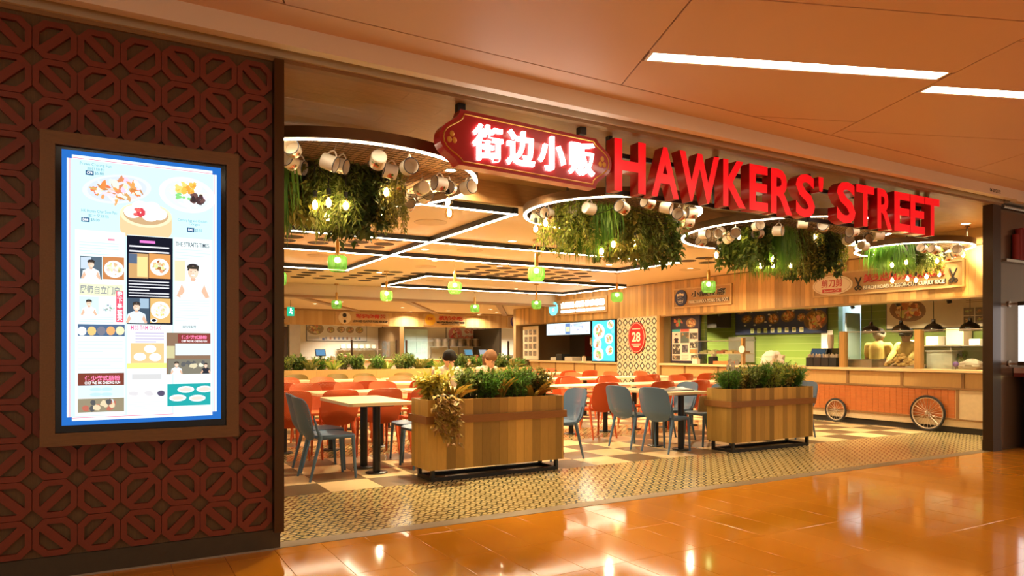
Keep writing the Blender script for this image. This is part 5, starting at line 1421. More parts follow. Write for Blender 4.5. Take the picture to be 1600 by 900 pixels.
menu('menu_board', 'navy menu board with fried dishes on the green tiled wall', 9.75, 12.30, 1.66, 2.36, (.018, .026, .085), [(-.72, .55, .16, .6), (-.42, .52, .18, .6), (-.1, .52, .16, .75), (.22, .58, .20, .65), (.50, .52, .12, .8), (.78, .42, .30, .75), (.66, .86, .16, .6), (-.86, .86, .16, .6), (-.6, .90, .14, .5)], MEAT + [(.60, .42, .16)], (.16, .09, .05), ex1)
def ex2(p, w, h):
    for i in range(4):
        for j in range(2): x = w * .02 + i * .20; p.rect(x, h * (.08 + j * .19), x + .18, h * (.25 + j * .19), (.12, .08, .05)); p.blotch(x + .02, h * (.10 + j * .19), x + .16, h * (.23 + j * .19), [(.16, .10, .05), (.45, .18, .06), (.30, .34, .10), (.55, .30, .12)], 7)
    p.lines(w * .05, h * .55, w * .40, h * .75, 5, (.22, .15, .08), .3); p.lines(w * .62, h * .1, w * .95, h * .5, 8, (.25, .18, .10), .3)
menu('menu_board', 'cream menu board with big plates of curry rice in the curry rice stall', 5.55, 8.42, 1.70, 2.5, (.62, .50, .32), [(-.70, .46, .36, .62), (-.22, .84, .26, .6), (.45, .92, .22, .6)], MEAT, (.20, .10, .05), ex2)
# press cutting board beside the tile pier
nb = thing('notice_board', 'tall notice board of press cuttings beside the printed tile pier', 'notice board', (XW + .24, 12.12, 1.0))
obj('board', MB().box(-.02, -.46, 0, .02, .46, 1.08), pm('board_navy', (.03, .02, .04), .4), nb)
p = Print(0.0); p.dish(.2, .92, .16, .11, (.30, .16, .06), MEAT, 14); p.blotch(-.38, .82, -.05, 1.04, [(.03, .03, .04), (.45, .10, .04), (.12, .30, .08), (.55, .35, .08)], 12)
p.rect(-.42, .05, .42, .78, (.80, .70, .55))
p.rect(-.42, .72, -.15, .78, (.05, .40, .42)); p.rect(-.14, .72, .14, .78, (.55, .10, .06))
p.rect(-.41, .46, -.15, .70, (.70, .62, .50)); p.person(-.28, .46, .22, (.03, .02, .03)); p.blotch(-.14, .46, .14, .71, [(.10, .14, .12), (.4, .25, .1), (.14, .10, .06)], 10); p.blotch(.16, .55, .41, .69, [(.08, .07, .06), (.55, .48, .38), (.2, .18, .15)], 12)
p.blotch(-.41, .20, -.15, .43, [(.07, .06, .05), (.75, .66, .52), (.3, .25, .18)], 14); p.blotch(-.09, .24, .10, .42, [(.12, .11, .12), (.28, .26, .26), (.05, .05, .06)], 10); p.blotch(.16, .34, .41, .47, [(.07, .06, .05), (.7, .6, .45)], 10); p.rect(.16, .22, .41, .31, (.62, .28, .08)); p.blotch(-.41, .07, -.15, .17, [(.10, .08, .06), (.5, .35, .2)], 8); p.lines(-.1, .07, .12, .19, 4, (.4, .34, .26)); p.blotch(.2, .07, .38, .18, [(.10, .08, .06), (.6, .5, .4)], 8)
p.build('cuttings', nb, (-.0205, 0, 0), FACE_X)
struct('wall_jamb_green', MB().box(XW + .32, 11.6, .985, XW + .40, 12.70, FB), M_gtile)
# sneeze guards, posts, heat lamps
M_pane = glass('clear_pane', (.93, .95, .92), gloss=.07)
sg1 = thing('sneeze_guard', 'clear glass guard with timber posts on the curry rice counter', 'glass guard', (XW + .10, 5.2, .986))
obj('pane', MB().box(0, .15, .01, .008, 1.37, .62), M_pane, sg1); obj('pane', MB().box(0, 1.49, .01, .008, 2.73, .62), M_pane, sg1)
M_wpost = wood('guard_post', (.42, .22, .06), (8, 8, 1), .4)
for y in (1.38, 2.74): obj('post', MB().box(-.05, y, 0, .06, y + .10, .64), M_wpost, sg1)
obj('top_rail', MB().box(-.002, .12, .62, .010, 2.74, .632), M_steel, sg1)
sg2 = thing('sneeze_guard', 'clear glass food display case on the yong tau foo counter', 'display case', (XW + .12, 10.35, .986))
obj('pane', MB().box(0, 0, .02, .008, 1.35, .50), M_pane, sg2); obj('shelf', MB().box(.0, 0, .22, .40, 1.35, .235), pm('lit_shelf', (.78, .70, .52), .3), sg2); obj('post', MB().box(-.02, -.05, 0, .06, 0, .56), M_wpost, sg2); obj('top_rail', MB().box(0, 0, .50, .42, 1.35, .515), M_steel, sg2); obj('end_pane', MB().box(.01, 1.345, .02, .40, 1.35, .50), M_pane, sg2)  # the shelf is a plain pale board
M_lampblk = pm('gloss_black_shade', (.012, .008, .006), .08, coat=.8)
def make_heat():
    t = thing('heat_lamp', 'x', 'lamp', (0, 0, 0))
    obj('shade', MB().lathe([(.150, 0), (.148, .03), (.130, .080), (.090, .115), (.045, .132), (.030, .150), (.030, .200), (.0, .205)], n=28), M_lampblk, t, True)
    obj('rim', MB().tube([(.150 * math.cos(2 * PI * i / 28), .150 * math.sin(2 * PI * i / 28), 0) for i in range(28)], .006, 6, True), M_steel, t, True)
    obj('heat_bulb', MB().ball((0, 0, .055), .045, 12, 8), emi('heat_bulb', (1.0, .62, .28), 30), t, True)
    obj('cord', MB().cyl((0, 0, .20), (0, 0, 1.0 - .005), .006, n=6), M_black, t)
    return t
hl = make_heat()
for k, y in enumerate((6.05, 6.62, 7.17, 7.72)): place(hl, (XW + .50, y, 1.60), 0, 'glossy black dome heat lamp hanging over the curry rice counter', 'heat lamps of the curry rice stall')
# track spots
def make_spot():
    t = thing('track_spotlight', 'x', 'spotlight', (0, 0, 0))
    obj('body', MB().cyl((.03, 0, -.06), (-.03, 0, -.20), .038, n=14), M_black, t, True); obj('stem', MB().cyl((0, 0, -.1), (0, 0, 0), .010, n=6), M_black, t); obj('track_foot', MB().box(-.02, -.07, -.012, .02, .07, 0), M_black, t)
    return t
sp = make_spot()
SPL = 'small black track spotlight inside the side stalls'
TR = [(KX - 1.0, y) for y in (5.9, 6.7, 7.6, 8.5, 9.35, 10.3, 11.0, 11.9, 12.6, 13.4)]
def beam(t, watts, col):   # the light of a spotlight leaves its own mouth
    area_light('lamp', (-.034, 0, -.210), .06, .06, watts, col, (0, R(23), 0), 'DISK', 100, t)
for x, y in TR: beam(place(sp, (x, y, 2.30), R(180), SPL, 'track spotlights of the side stalls'), 34 if y > 13 else 12, (1.0, .82, .52))
tk = obj('spot_track', MB().box(KX - 1.03, 5.2, 2.30, KX - .97, 13.9, 2.34).box(KX - 1.01, 5.4, 2.34, KX - .99, 5.42, 2.5995).box(KX - 1.01, 12.2, 2.34, KX - .99, 12.22, 2.5995), M_black); tag(tk, 'black ceiling track carrying the spotlights of the side stalls', 'track')
# goods on the side counters
ZT = .986
def crumple(sx, sy, sz, seed, amt=.22):
    """a crumpled cloth heap: folded lumps sagging onto the counter"""
    r = random.Random(seed); mb = MB(); mb.ball((0, 0, 0), 1.0, 22, 14)
    ph = [(r.uniform(2, 6), r.uniform(0, 6), r.uniform(2, 7), r.uniform(0, 6)) for _ in range(5)]
    out = []
    for x, y, z in mb.v:
        a = math.atan2(y, x); e = sum(math.sin(p0 * a + p1 + p2 * z) * math.cos(p2 * z * 1.3 + p3) for p0, p1, p2, p3 in ph) / 5
        k = 1 + amt * e * 2.2; zz = z * k
        out.append((x * sx * k, y * sy * k, max(0, (zz * .75 + .35)) * sz))
    mb.v = out
    return mb
def simple(name, label, cat, mb, mat, group=None, smooth=False, loc=(0, 0, 0)):
    o = obj(name, mb, mat, None, smooth, loc); return tag(o, label, cat, group)
def pos(name, label, x, y, z, rz, col=(.25, .55, .75), s=1.0):
    t = thing(name, label, 'terminal', (x, y, z), rz)
    obj('base', MB().box(-.10, -.11, 0, .10, .11, .04).box(-.02, -.03, .04, .03, .03, .16), M_black, t)
    obj('screen', MB().add([(-.06, -.17, .12), (-.06, .17, .12), (.05, .17, .34), (.05, -.17, .34), (-.03, -.17, .11), (-.03, .17, .11), (.08, .17, .33), (.08, -.17, .33)], [(0, 3, 2, 1), (4, 5, 6, 7), (0, 1, 5, 4), (1, 2, 6, 5), (2, 3, 7, 6), (3, 0, 4, 7)]), M_black, t)
    obj('lit_face', MB().quad((-.0605, -.15, .137), (.0345, -.15, .327), (.0345, .15, .327), (-.0605, .15, .137)), emi('pos_face_%d' % int(col[2] * 100), col, .5), t)
    return t
pos('payment_terminal', 'black payment terminal with tilted screen beside cutlery holders', XW + .42, 8.75, ZT, 0, (.10, .14, .17))
M_cup = pm('paper_cup', (.80, .70, .55), .6)
cs = thing('paper_cup_stack', 'tall stack of white paper cups behind the payment terminal', 'cups', (XW + .62, 8.62, ZT + 0.0)); obj('riser', MB().box(-.1, -.1, 0, .1, .1, .34), M_black, cs)
for k in range(7): obj('cup', MB().lathe([(.045, .34 + k * .025), (.058, .34 + k * .025 + .11), (.054, .34 + k * .025 + .11), (.042, .345 + k * .025)], n=16), M_cup, cs, True)
def holder(x, y, n, label, rs):
    t = thing('cutlery_holder', label, 'holder', (x, y, ZT), 0, 'black cutlery holders'); r = random.Random(rs)
    obj('tub', MB().box(-.07, -.075, 0, .07, .075, .17), M_black, t)
    mb = MB()
    for k in range(n): a = r.uniform(-.05, .05); b = r.uniform(-.055, .055); mb.box(a - .008, b - .004, .15, a + .008, b + .004, .21 + r.uniform(0, .035))
    obj('cutlery_handles', mb, pm('cutlery_ivory', (.62, .50, .36), .4), t)
for k in range(4): holder(XW + .12, 8.18 + k * .16, 16, 'black tub of cutlery standing beside the payment terminal', k)
holder(XW + .12, 11.15, 10, 'black tub of cutlery before the press cuttings', 9)
for k, (y, h) in enumerate(((11.58, .11), (11.66, .11), (15.9, .12))):
    t = thing('napkin_holder', ['pale wooden chopstick box before the press cuttings', 'second pale chopstick box before the press cuttings', 'pale chopstick box on the noodle stall counter'][k], 'holder', (XW + .08, y, ZT)); obj('box', MB().box(-.05, -.035, 0, .05, .035, h), M_cup, t)
    sticks = MB(); [sticks.box(-.04 + .01 * q, -.02, h, -.036 + .01 * q, .02, h + .03) for q in range(8)]; obj('sticks', sticks, pm('stick_wood', (.6, .42, .2), .6), t)
simple('condiment_tray', 'low tray with orange labelled boxes before the food display case', 'tray', MB().box(XW + .02, 10.45, ZT, XW + .10, 11.05, ZT + .07), pm('tray_orange', (.60, .18, .05), .5))
simple('towel_bundle', 'crumpled white cloth bundle on the yong tau foo counter behind the feathery planter', 'cloth', crumple(.17, .24, .26, 3), pm('white_cloth', (.78, .68, .56), .8, bump=.3, bs=9), smooth=True, loc=(XW + .28, 9.72, ZT))
dr = thing('number_disc', 'small round white sign on a stalk at the food display case', 'sign', (XW + .05, 10.28, ZT)); obj('stalk', MB().cyl((0, 0, 0), (0, 0, .26), .008), M_steel, dr); obj('disc', MB().cyl((-.01, 0, .32), (.01, 0, .32), .075, n=24), M_cup, dr, True)
for k in range(5):
    simple('food_tray', 'steel tray of cooked food inside the food display case', 'tray', MB().box(0, 0, 0, .26, .20, .05).ball((.13, .10, .05), .09, 10, 6, (1.2, .9, .35)), [pm('food_brown_%d' % k, [(.45, .22, .08), (.60, .40, .16), (.40, .12, .05), (.62, .50, .26), (.35, .30, .10)][k], .6)], 'food trays of the display case', False, (XW + .17, 10.40 + k * .25, ZT + .236))
# curry rice counter: heap of fried food, trays, boxes
fh = thing('fried_food_heap', 'heap of golden fried pieces on the curry rice counter', 'food', (XW + .42, 7.12, ZT)); fm = MB()
for k in range(60):
    a = random.uniform(0, 2 * PI); q = random.random() ** .6; z = (1 - q) * .20 + random.uniform(0, .03)
    fm.ball((.13 * q * math.cos(a), .27 * q * math.sin(a), z + .02), .045, 7, 5, (1, random.uniform(.6, 1.2), random.uniform(.4, .9)))
obj('fried_pieces', fm, pm('fried_gold', (.66, .40, .12), .6, var=.2, vs=18), fh, True, kind='stuff'); obj('tray', MB().box(-.17, -.30, 0, .17, .30, .02), M_steel, fh)
fh2 = thing('sliced_meat_tray', 'steel tray of pale sliced meat beside the heap of fried food', 'food', (XW + .40, 6.80, ZT)); obj('tray', MB().box(-.16, -.14, 0, .16, .14, .04), M_steel, fh2); fm = MB()
for k in range(18): fm.ball((random.uniform(-.12, .12), random.uniform(-.10, .10), .05), .045, 7, 5, (1, .7, .4))
obj('slices', fm, pm('pale_meat', (.70, .50, .26), .6), fh2, True, kind='stuff')
tb = thing('plastic_tub', 'pale translucent plastic tub on the curry rice counter', 'tub', (XW + .50, 6.45, ZT)); obj('tub', MB().box(-.15, -.20, 0, .15, .20, .30), pm('tub_plastic', (.55, .60, .55), .3), tb); obj('rim', MB().box(-.165, -.215, .28, .165, .215, .30), pm('tub_rim', (.65, .70, .65), .3), tb)
simple('cloth_pile', 'folded white cloths with a purple flower on the curry rice counter', 'cloth', crumple(.12, .20, .14, 5), pm('white_cloth', (.78, .68, .56), .8, bump=1.0, bs=9), smooth=True, loc=(XW + .42, 5.98, ZT))
pot_plant('herb_bunch', 'bunch of green leaves on the curry rice counter', (XW + .50, 6.17, ZT + .02), 'fern', .22, 26, 'small', .07)
fx = thing('purple_flower', 'small purple flower before the folded cloths', 'flower', (XW + .22, 6.12, ZT)); obj('petals', MB().ball((0, 0, .08), .045, 8, 6), pm('purple', (.16, .06, .42), .5), fx, True); obj('stem', MB().cyl((0, 0, 0), (0, 0, .06), .006), M_stem, fx)
simple('bain_marie', 'low steel hot well at the passage end of the curry rice counter', 'hot well', MB().cbox(XW + .25, 7.55, ZT, XW + .65, 8.02, ZT + .14, .01), M_steel)
# shelf at the back
sh = thing('wall_shelf', 'steel wall shelf with stacked boxes in the curry rice stall', 'shelf', (KX - .02, 6.6, 1.36)); obj('shelf_board', MB().box(-.36, -1.6, 0, .02, 1.4, .025), M_steel, sh)
for y in (-1.5, -.6, .4, 1.3): obj('bracket', MB().box(-.34, y, -.20, -.32, y + .02, 0).box(-.34, y, -.03, .02, y + .02, 0), M_steel, sh)
bx = [(7.35, .22, .16, (.75, .66, .52)), (6.95, .30, .30, (.72, .52, .34)), (6.62, .18, .10, (.78, .70, .58)), (6.28, .30, .14, (.62, .56, .40)), (6.28, .28, .12, (.70, .62, .46)), (6.28, .26, .09, (.42, .38, .16)), (5.85, .26, .20, (.35, .25, .12)), (7.75, .14, .10, (.8, .72, .6))]
zacc = {}
for k, (y, w, h, c_) in enumerate(bx):
    z = zacc.get(y, 1.385); zacc[y] = z + h + .001
    simple('storage_box', ['white food box on the steel shelf', 'brown cardboard carton on the steel shelf', 'low white box on the steel shelf', 'bottom foam tray of the pile on the steel shelf', 'middle foam tray of the pile on the steel shelf', 'olive lid on top of the foam tray pile', 'dark basket at the end of the steel shelf', 'small pale box on the steel shelf'][k], 'box', MB().cbox(KX - .34, y - w / 2, z, KX - .06, y + w / 2, z + h, .008), pm('box_%d' % k, c_, .6))
wb = thing('work_bench', 'steel work bench along the green tiled wall', 'bench', (KX - .35, 5.2, 0)); obj('bench_top', MB().box(-.35, 0, .86, .33, 3.6, .90), M_steel, wb)
for y in (.05, 1.8, 3.5):
    for x in (-.32, .28): obj('leg', MB().box(x, y, 0, x + .04, y + .04, .86), M_steel, wb)
ho = thing('cooker_hood', 'dark cooker hood and steel splash panel behind the food display case', 'hood', (KX - .02, 12.45, 1.0)); obj('hood', MB().box(-.5, .0, .85, .0, .55, 1.3), pm('hood_black', (.03, .025, .02), .35), ho); obj('splash_panel', MB().box(-.03, -.75, 0, 0, .05, .62), M_steel, ho)
simple('notice_sheet', 'white notice sheet on the green tiled wall by the passage', 'sheet', MB().box(KX - .018, 9.62, 1.30, KX - .012, 9.9, 1.72), pm('paper_white', (.75, .70, .58), .6))
# noodle stall goods
for k, (y, z, w, h, c_) in enumerate([(15.45, ZT, .34, .16, (.02, .02, .02)), (15.5, 1.45, .70, .20, (.55, .48, .34)), (16.9, ZT, .4, .12, (.70, .62, .50)), (17.4, ZT, .3, .2, (.03, .03, .03)), (17.7, ZT, .3, .10, (.75, .70, .62))]):
    simple('counter_goods', ['black plastic caddy under the cyan screen edge', 'patterned steel food warmer above the noodle counter', 'bundle of white paper on the noodle counter', 'black machine on the noodle counter', 'white towel roll on the noodle counter'][k], 'goods', MB().cbox(XW + .25, y - w / 2, z, XW + .55, y + w / 2, z + h, .02), pm('goods_%d' % k, c_, .5))
wm = thing('warming_cabinet', 'glass fronted warming shelf with food in the noodle stall', 'cabinet', (XW + .40, 15.5, ZT)); obj('shelf', MB().box(0, -.5, .22, .3, .5, .24), M_wtop, wm); obj('shelf', MB().box(0, -.5, .44, .3, .5, .463), M_wtop, wm); obj('leg', MB().box(.27, -.5, 0, .30, -.46, .46).box(.27, .46, 0, .30, .5, .46), M_steel, wm); obj('light_bar', MB().box(.0, -.48, .42, .04, .48, .44), emi('warm_bar', (1, .75, .4), 5), wm)
simple('red_panel', 'dark red panel on the noodle stall back wall', 'panel', MB().box(KX - .03, 17.2, 1.1, KX - .01, 18.6, 1.75), pm('dark_red', (.16, .012, .012), .5))
pq2 = thing('notice_board', 'white board of small dish photos at the end of the noodle stall', 'notice board', (XW + .20, 18.9, 1.0)); obj('board', MB().box(-.02, -.45, 0, .02, .45, 1.05), M_cup, pq2); p = Print(0.0); [p.blotch(-.36 + .26 * i, .12 + .22 * j, -.16 + .26 * i, .28 + .22 * j, [(.25, .2, .16), (.5, .3, .18), (.12, .12, .12)], 6) for i in range(3) for j in range(4)]; p.build('photos', pq2, (-.0205, 0, 0), FACE_X)

# ================================================================== STALLS ACROSS THE END OF THE HALL
M_fstripe = stripes('end_fascia_boards', ((.46, .28, .11), (.62, .42, .20)), 0, .12)
struct('wall_back', MB().box(2.0, YB, FB, 16.0, YB + .14, 2.62), M_fstripe, label='boarded timber fascia over the end stalls')
struct('wall_back_kitchen', MB().box(2.0, YB + 2.2, 0, 16.0, YB + 2.35, 2.9), pm('white_kitchen_wall', (.72, .64, .50), .4), label='white back wall of the end stall kitchens')
struct('ceiling_6', MB().box(2.0, YB + .14, 2.60, 16, YB + 2.2, 2.7), pm('end_kitchen_ceiling', (.55, .45, .32), .6))
struct('wall_divider', MB().box(5.08, YB - .02, 0, 5.42, YB + .35, FB), pm('steel_pier', (.42, .36, .28), .3, metal=.7, var=.1), label='steel clad pier between end stalls')
struct('wall_divider_2', MB().box(8.80, YB, 0, 8.95, YB + 2.2, FB), pm('brown_pier', (.20, .12, .05), .5), label='brown pier between end stalls')
struct('wall_divider_3', MB().box(12.75, YB + .05, 0, 12.85, YB + 2.2, FB), pm('dark_pier', (.05, .04, .03), .5))
def endboard(x0, x1, label):
    t = thing('stall_sign', label, 'sign', ((x0 + x1) / 2, YB - .001, FB + .05)); w = (x1 - x0) / 2
    obj('back_board', MB().box(-w, -.03, 0, w, 0, .40), pm('end_sign_tan', (.56, .38, .20), .5), t)
    for a in ((-w, -.045, 0, w, -.03, .02), (-w, -.045, .38, w, -.03, .40), (-w, -.045, .02, -w + .02, -.03, .38), (w - .02, -.045, .02, w, -.03, .38)): obj('frame_bar', MB().box(*a), wood('sign_frame', (.60, .40, .17), (6, 6, 6), .45), t)
    return t
def etext(t, s, x, z, w, h, mat, bold=.02): link('lettering', text_mesh(s, mat, .006, bold, width=w, height=h), t, (x, -.038, z), FACE_Y)
def edisc(t, x, z, r, mat, y=-.03, th=.02, name='emblem'): return obj(name, MB().cyl((x, y, z), (x, y - th, z), r, n=28), mat, t, True)
e0 = endboard(3.2, 5.10, 'tan sign ending in dark letters beside the jamb of the entrance'); etext(e0, 'da', 1.66 - 1.0 + .0, .20, .26, .16, pm('aubergine', (.06, .02, .07), .5))
eA = endboard(6.54, 8.42, 'tan sign with a round portrait emblem and red characters'); edisc(eA, -.62, .20, .21, pm('emblem_cream', (.80, .70, .54), .5)); fc = edisc(eA, -.62, .215, .085, pm('emblem_face', (.72, .58, .42), .5), -.05, .004, 'emblem_face'); edisc(eA, -.63, .285, .07, M_ltblack, -.054, .004, 'emblem_hair'); edisc(eA, -.62, .09, .05, M_ltblack, -.05, .004, 'emblem_collar')
etext(eA, '联记肉骨茶', .28, .265, 1.05, .15, M_ltred, .03); etext(eA, 'LEON KEE CLAYPOT PORK RIB SOUP', .26, .10, 1.22, .075, M_ltblack)
eB = endboard(9.66, 11.35, 'tan sign with a round yellow emblem and red characters'); edisc(eB, -.58, .20, .20, pm('emblem_yellow', (.72, .42, .03), .5)); etext(eB, '槟城', -.58, .24, .2, .09, pm('emblem_red', (.55, .12, .02), .5)); eB.children[-1].location.y = -.056
etext(eB, '槟城小吃', .22, .27, .95, .16, M_ltred, .03); etext(eB, 'MALAYSIA PENANG STREET FOOD', .22, .12, 1.1, .075, M_ltblack); etext(eB, 'PENANG HAWKER FARE', .22, .045, .7, .035, M_ltblack)
eC = endboard(13.05, 15.0, 'tan sign with a purple crescent emblem and purple lettering'); edisc(eC, -.62, .20, .21, pm('emblem_purple', (.10, .05, .24), .5)); edisc(eC, -.60, .26, .17, pm('end_sign_tan', (.56, .38, .20), .5), -.051, .003, 'emblem_cut'); etext(eC, 'CHEF WEI HK CHEONG FUN', .3, .12, 1.15, .085, pm('emblem_purple', (.10, .05, .24), .5))
def endmenu(x0, x1, z0, z1, label, base, dishes, fd, plate, extra=None, y=YB + 2.188):
    t = thing('menu_board', label, 'menu board', ((x0 + x1) / 2, y, z0)); w = (x1 - x0) / 2; h = z1 - z0
    obj('board', MB().box(-w, -.02, 0, w, .012, h), M_black, t); p = Print(0.0); p.rect(-w + .015, .015, w - .015, h - .015, base)
    for (u, v, r, asp) in dishes: p.dish(u * w, v * h, r, r * asp, plate, fd, 12, 0, .85, .3)
    if extra: extra(p, w, h)
    p.build('printed_face', t, (0, -.0205, 0), FACE_Y)
FR = [(.45, .18, .08), (.55, .40, .15), (.22, .30, .08), (.65, .50, .30), (.35, .12, .06)]
def exA(p, w, h):
    for k in range(9): p.rect(-w * .4 + k * w * .14, h * .1, -w * .34 + k * w * .14, h * .24, random.choice([(.2, .22, .3), (.4, .2, .1), (.3, .32, .25)]))
    p.lines(-w * .95, h * .1, -w * .6, h * .3, 3, (.3, .3, .36)); p.rect(-w * .5, h * .06, -w * .42, h * .2, (.12, .16, .30))
endmenu(6.15, 8.35, 1.62, 2.25, 'white menu board with soup bowls in the stall with the portrait emblem', (.66, .62, .56), [(-.72, .70, .30, .7), (-.22, .65, .14, .8), (.12, .68, .15, .8), (.42, .66, .15, .8), (.74, .66, .15, .8)], FR, (.30, .22, .14), exA)
endmenu(8.95, 9.55, 1.50, 2.25, 'narrow menu poster with bowls beside the brown pier', (.60, .54, .48), [(0, .6, .18, .7), (.3, .3, .16, .8)], FR, (.5, .4, .3))
endmenu(11.55, 13.3, 1.56, 2.25, 'white menu board with pink rimmed plates in the stall with the yellow emblem', (.70, .66, .62), [(-.55, .55, .30, .9), (-.2, .3, .12, .8), (.05, .72, .12, .8), (.3, .72, .12, .8), (.05, .34, .12, .8), (.32, .34, .12, .8), (.6, .72, .12, .8), (.8, .5, .12, .8)], [(.60, .10, .12), (.75, .45, .35), (.35, .12, .08), (.80, .70, .60)], (.60, .22, .24))
endmenu(4.0, 5.05, .9, 2.05, 'stack of food photo panels beside the steel clad pier', (.06, .03, .02), [(-.45, .85, .16, .8), (.3, .85, .2, .8), (-.4, .6, .2, .8), (.35, .6, .2, .8), (-.4, .35, .2, .8), (.35, .35, .2, .8), (0, .12, .2, .8)], [(.55, .10, .05), (.62, .45, .20), (.40, .30, .10), (.70, .60, .45)], (.40, .28, .16), None, YB + .1)
# steel and glass in the end kitchens
simple('cold_room_panel', 'pale blue lit steel cabinet front in the end kitchen', 'cabinet', MB().box(9.75, YB + 2.0, .2, 10.7, YB + 2.19, 2.1).box(9.78, YB + 1.985, 1.2, 10.2, YB + 2.0, 2.0).box(10.24, YB + 1.985, 1.2, 10.67, YB + 2.0, 2.0), pm('cold_steel', (.48, .66, .66), .25, metal=.2, emit=None))  # cabinet front in one plain pale blue
for k in range(7):
    t = thing('bamboo_steamer', 'round steel food steamer drum on the shelf of the end kitchen', 'steamer', (11.0 + k * .33, YB + 1.8, 1.45), 0, 'steamer drums'); obj('drum', MB().cyl((0, 0, 0), (0, 0, .27), .14, n=18), pm('drum_brown', (.26, .19, .12), .35, metal=.4), t, True); obj('lid', MB().lathe([(.145, .27), (.145, .285), (.05, .32), (0, .32)], n=18), M_steel, t, True)
st_ = thing('steel_shelf', 'long steel shelf carrying steamer drums in the end kitchen', 'shelf', (10.8, YB + 1.55, 0)); obj('shelf_board', MB().box(0, 0, 1.42, 2.4, .5, 1.449), M_steel, st_)
for x in (.02, 1.2, 2.34): obj('upright', MB().box(x, .44, 0, x + .04, .48, 1.42), M_steel, st_)
st_ = thing('steel_shelf', 'steel shelf with white bowls in the stall with the portrait emblem', 'shelf', (7.2, YB + 1.6, 0)); obj('shelf_board', MB().box(0, 0, 1.30, 1.5, .5, 1.325), M_steel, st_)
for x in (.02, 1.44): obj('upright', MB().box(x, .44, 0, x + .04, .48, 1.30), M_steel, st_)
for k in range(6): simple('bowl_stack', 'stack of white bowls on the steel shelf of the end kitchen', 'bowls', MB().lathe([(.05, 0), (.10, .05), (.10, .18), (.095, .18), (.05, .02)], n=16), M_cup, 'stacks of white bowls', True, (7.35 + k * .23, YB + 1.85, 1.326))
def endcounter(x0, x1, label, pic):
    t = thing('stall_counter', label, 'counter', (x0, YB, 0)); L = x1 - x0
    obj('carcass', MB().box(0, .0, 0, L, .65, .94), wood('counter_panel_end', (.55, .335, .12), (2, 2, 10), .4), t); obj('worktop', MB().box(-.02, -.04, .94, L + .02, .70, .985), M_wtop, t)
    if pic:
        p = Print(0.0); p.rect(.05, .30, L - .05, .86, (.60, .48, .40)); [p.dish(.25 + .36 * k, .58 + .1 * (k % 2), .15, .11, (.75, .62, .52), FR + [(.7, .2, .15)], 9) for k in range(int((L - .3) / .36))]; p.build('printed_front', t, (0, -.0015, 0), FACE_Y)
    return t
endcounter(5.45, 8.75, 'timber counter of the end stall with the portrait emblem', True); endcounter(9.0, 12.7, 'timber counter of the end stall with the yellow emblem, covered in dish photos', True); endcounter(12.9, 15.8, 'timber counter of the end stall with the purple emblem', False)
for x0, x1, lab in ((7.15, 8.7, 'glass guard on the counter under the portrait emblem'), (9.1, 10.7, 'glass guard on the counter under the yellow emblem'), (13.2, 15.2, 'glass guard on the counter under the purple emblem')):
    t = thing('sneeze_guard', lab, 'glass guard', (x0, YB + .12, ZT)); obj('pane', MB().box(0, 0, .02, x1 - x0, .01, .62), M_pane, t)
    for x in (-.03, x1 - x0): obj('post', MB().box(x, -.02, 0, x + .05, .04, .66), M_dbrown, t)
pos('payment_terminal', 'payment terminal with blue lit screen on the end counter under the portrait emblem', 6.15, YB + .3, ZT, R(90), (.22, .50, .80)); pos('payment_terminal', 'payment terminal with blue lit screen on the end counter under the yellow emblem', 11.6, YB + .3, ZT, R(90), (.21, .50, .70)); pos('payment_terminal', 'payment terminal on the end counter near the purple emblem', 12.2, YB + .3, ZT, R(90), (.70, .72, .75))
for k, x in enumerate((6.6, 7.0, 9.4, 11.0, 12.0, 13.5, 14.2)): simple('counter_jar', 'small pot on the end stall counters', 'pot', MB().lathe([(.05, 0), (.08, .03), (.08, .12), (.06, .14), (0, .15)], n=14), [pm('jar_%d' % (k % 3), [(.7, .62, .5), (.35, .08, .05), (.25, .2, .15)][k % 3], .5)], 'pots on the end counters', True, (x, YB + .45, ZT))
sp2 = [(x, YB + .5) for x in (6.9, 7.35, 7.75, 8.3, 9.9, 10.4, 11.0, 13.4, 13.75, 14.1, 14.45)]
for x, y in sp2:
    o = place(sp, (x, y, 2.5995), R(-90), 'small black track spotlight inside the end stalls', 'track spotlights of the end stalls'); o.scale = (1.4, 1.4, 1.4)
    for ch in list(o.children):
        if ch.type == 'LIGHT': bpy.data.objects.remove(ch)
    beam(o, 20, (1.0, .90, .74))
# exit sign under the lower ceiling
ex = thing('exit_sign', 'small green lit exit sign under the lower tan ceiling', 'sign', (4.25, 19.1, 2.20)); obj('sign_box', MB().box(-.09, -.02, 0, .09, .02, .24), emi('exit_green', (.02, .42, .22), 1.2), ex); obj('stem', MB().cyl((0, 0, .24), (0, 0, .4195), .008), M_black, ex)
rm = MB().ball((0, 0, 0), .022, 8, 6); rm.tube([(0, 0, -.02), (-.01, 0, -.07)], .015, 6); rm.tube([(-.01, 0, -.07), (.035, 0, -.10), (.03, 0, -.14)], .010, 6); rm.tube([(-.01, 0, -.07), (-.04, 0, -.12)], .010, 6); rm.tube([(0, 0, -.03), (.05, 0, -.05)], .008, 6)
obj('running_figure', rm, emi('exit_white', (.9, 1, .95), 2.2), ex, True, loc=(0, -.021, .19))

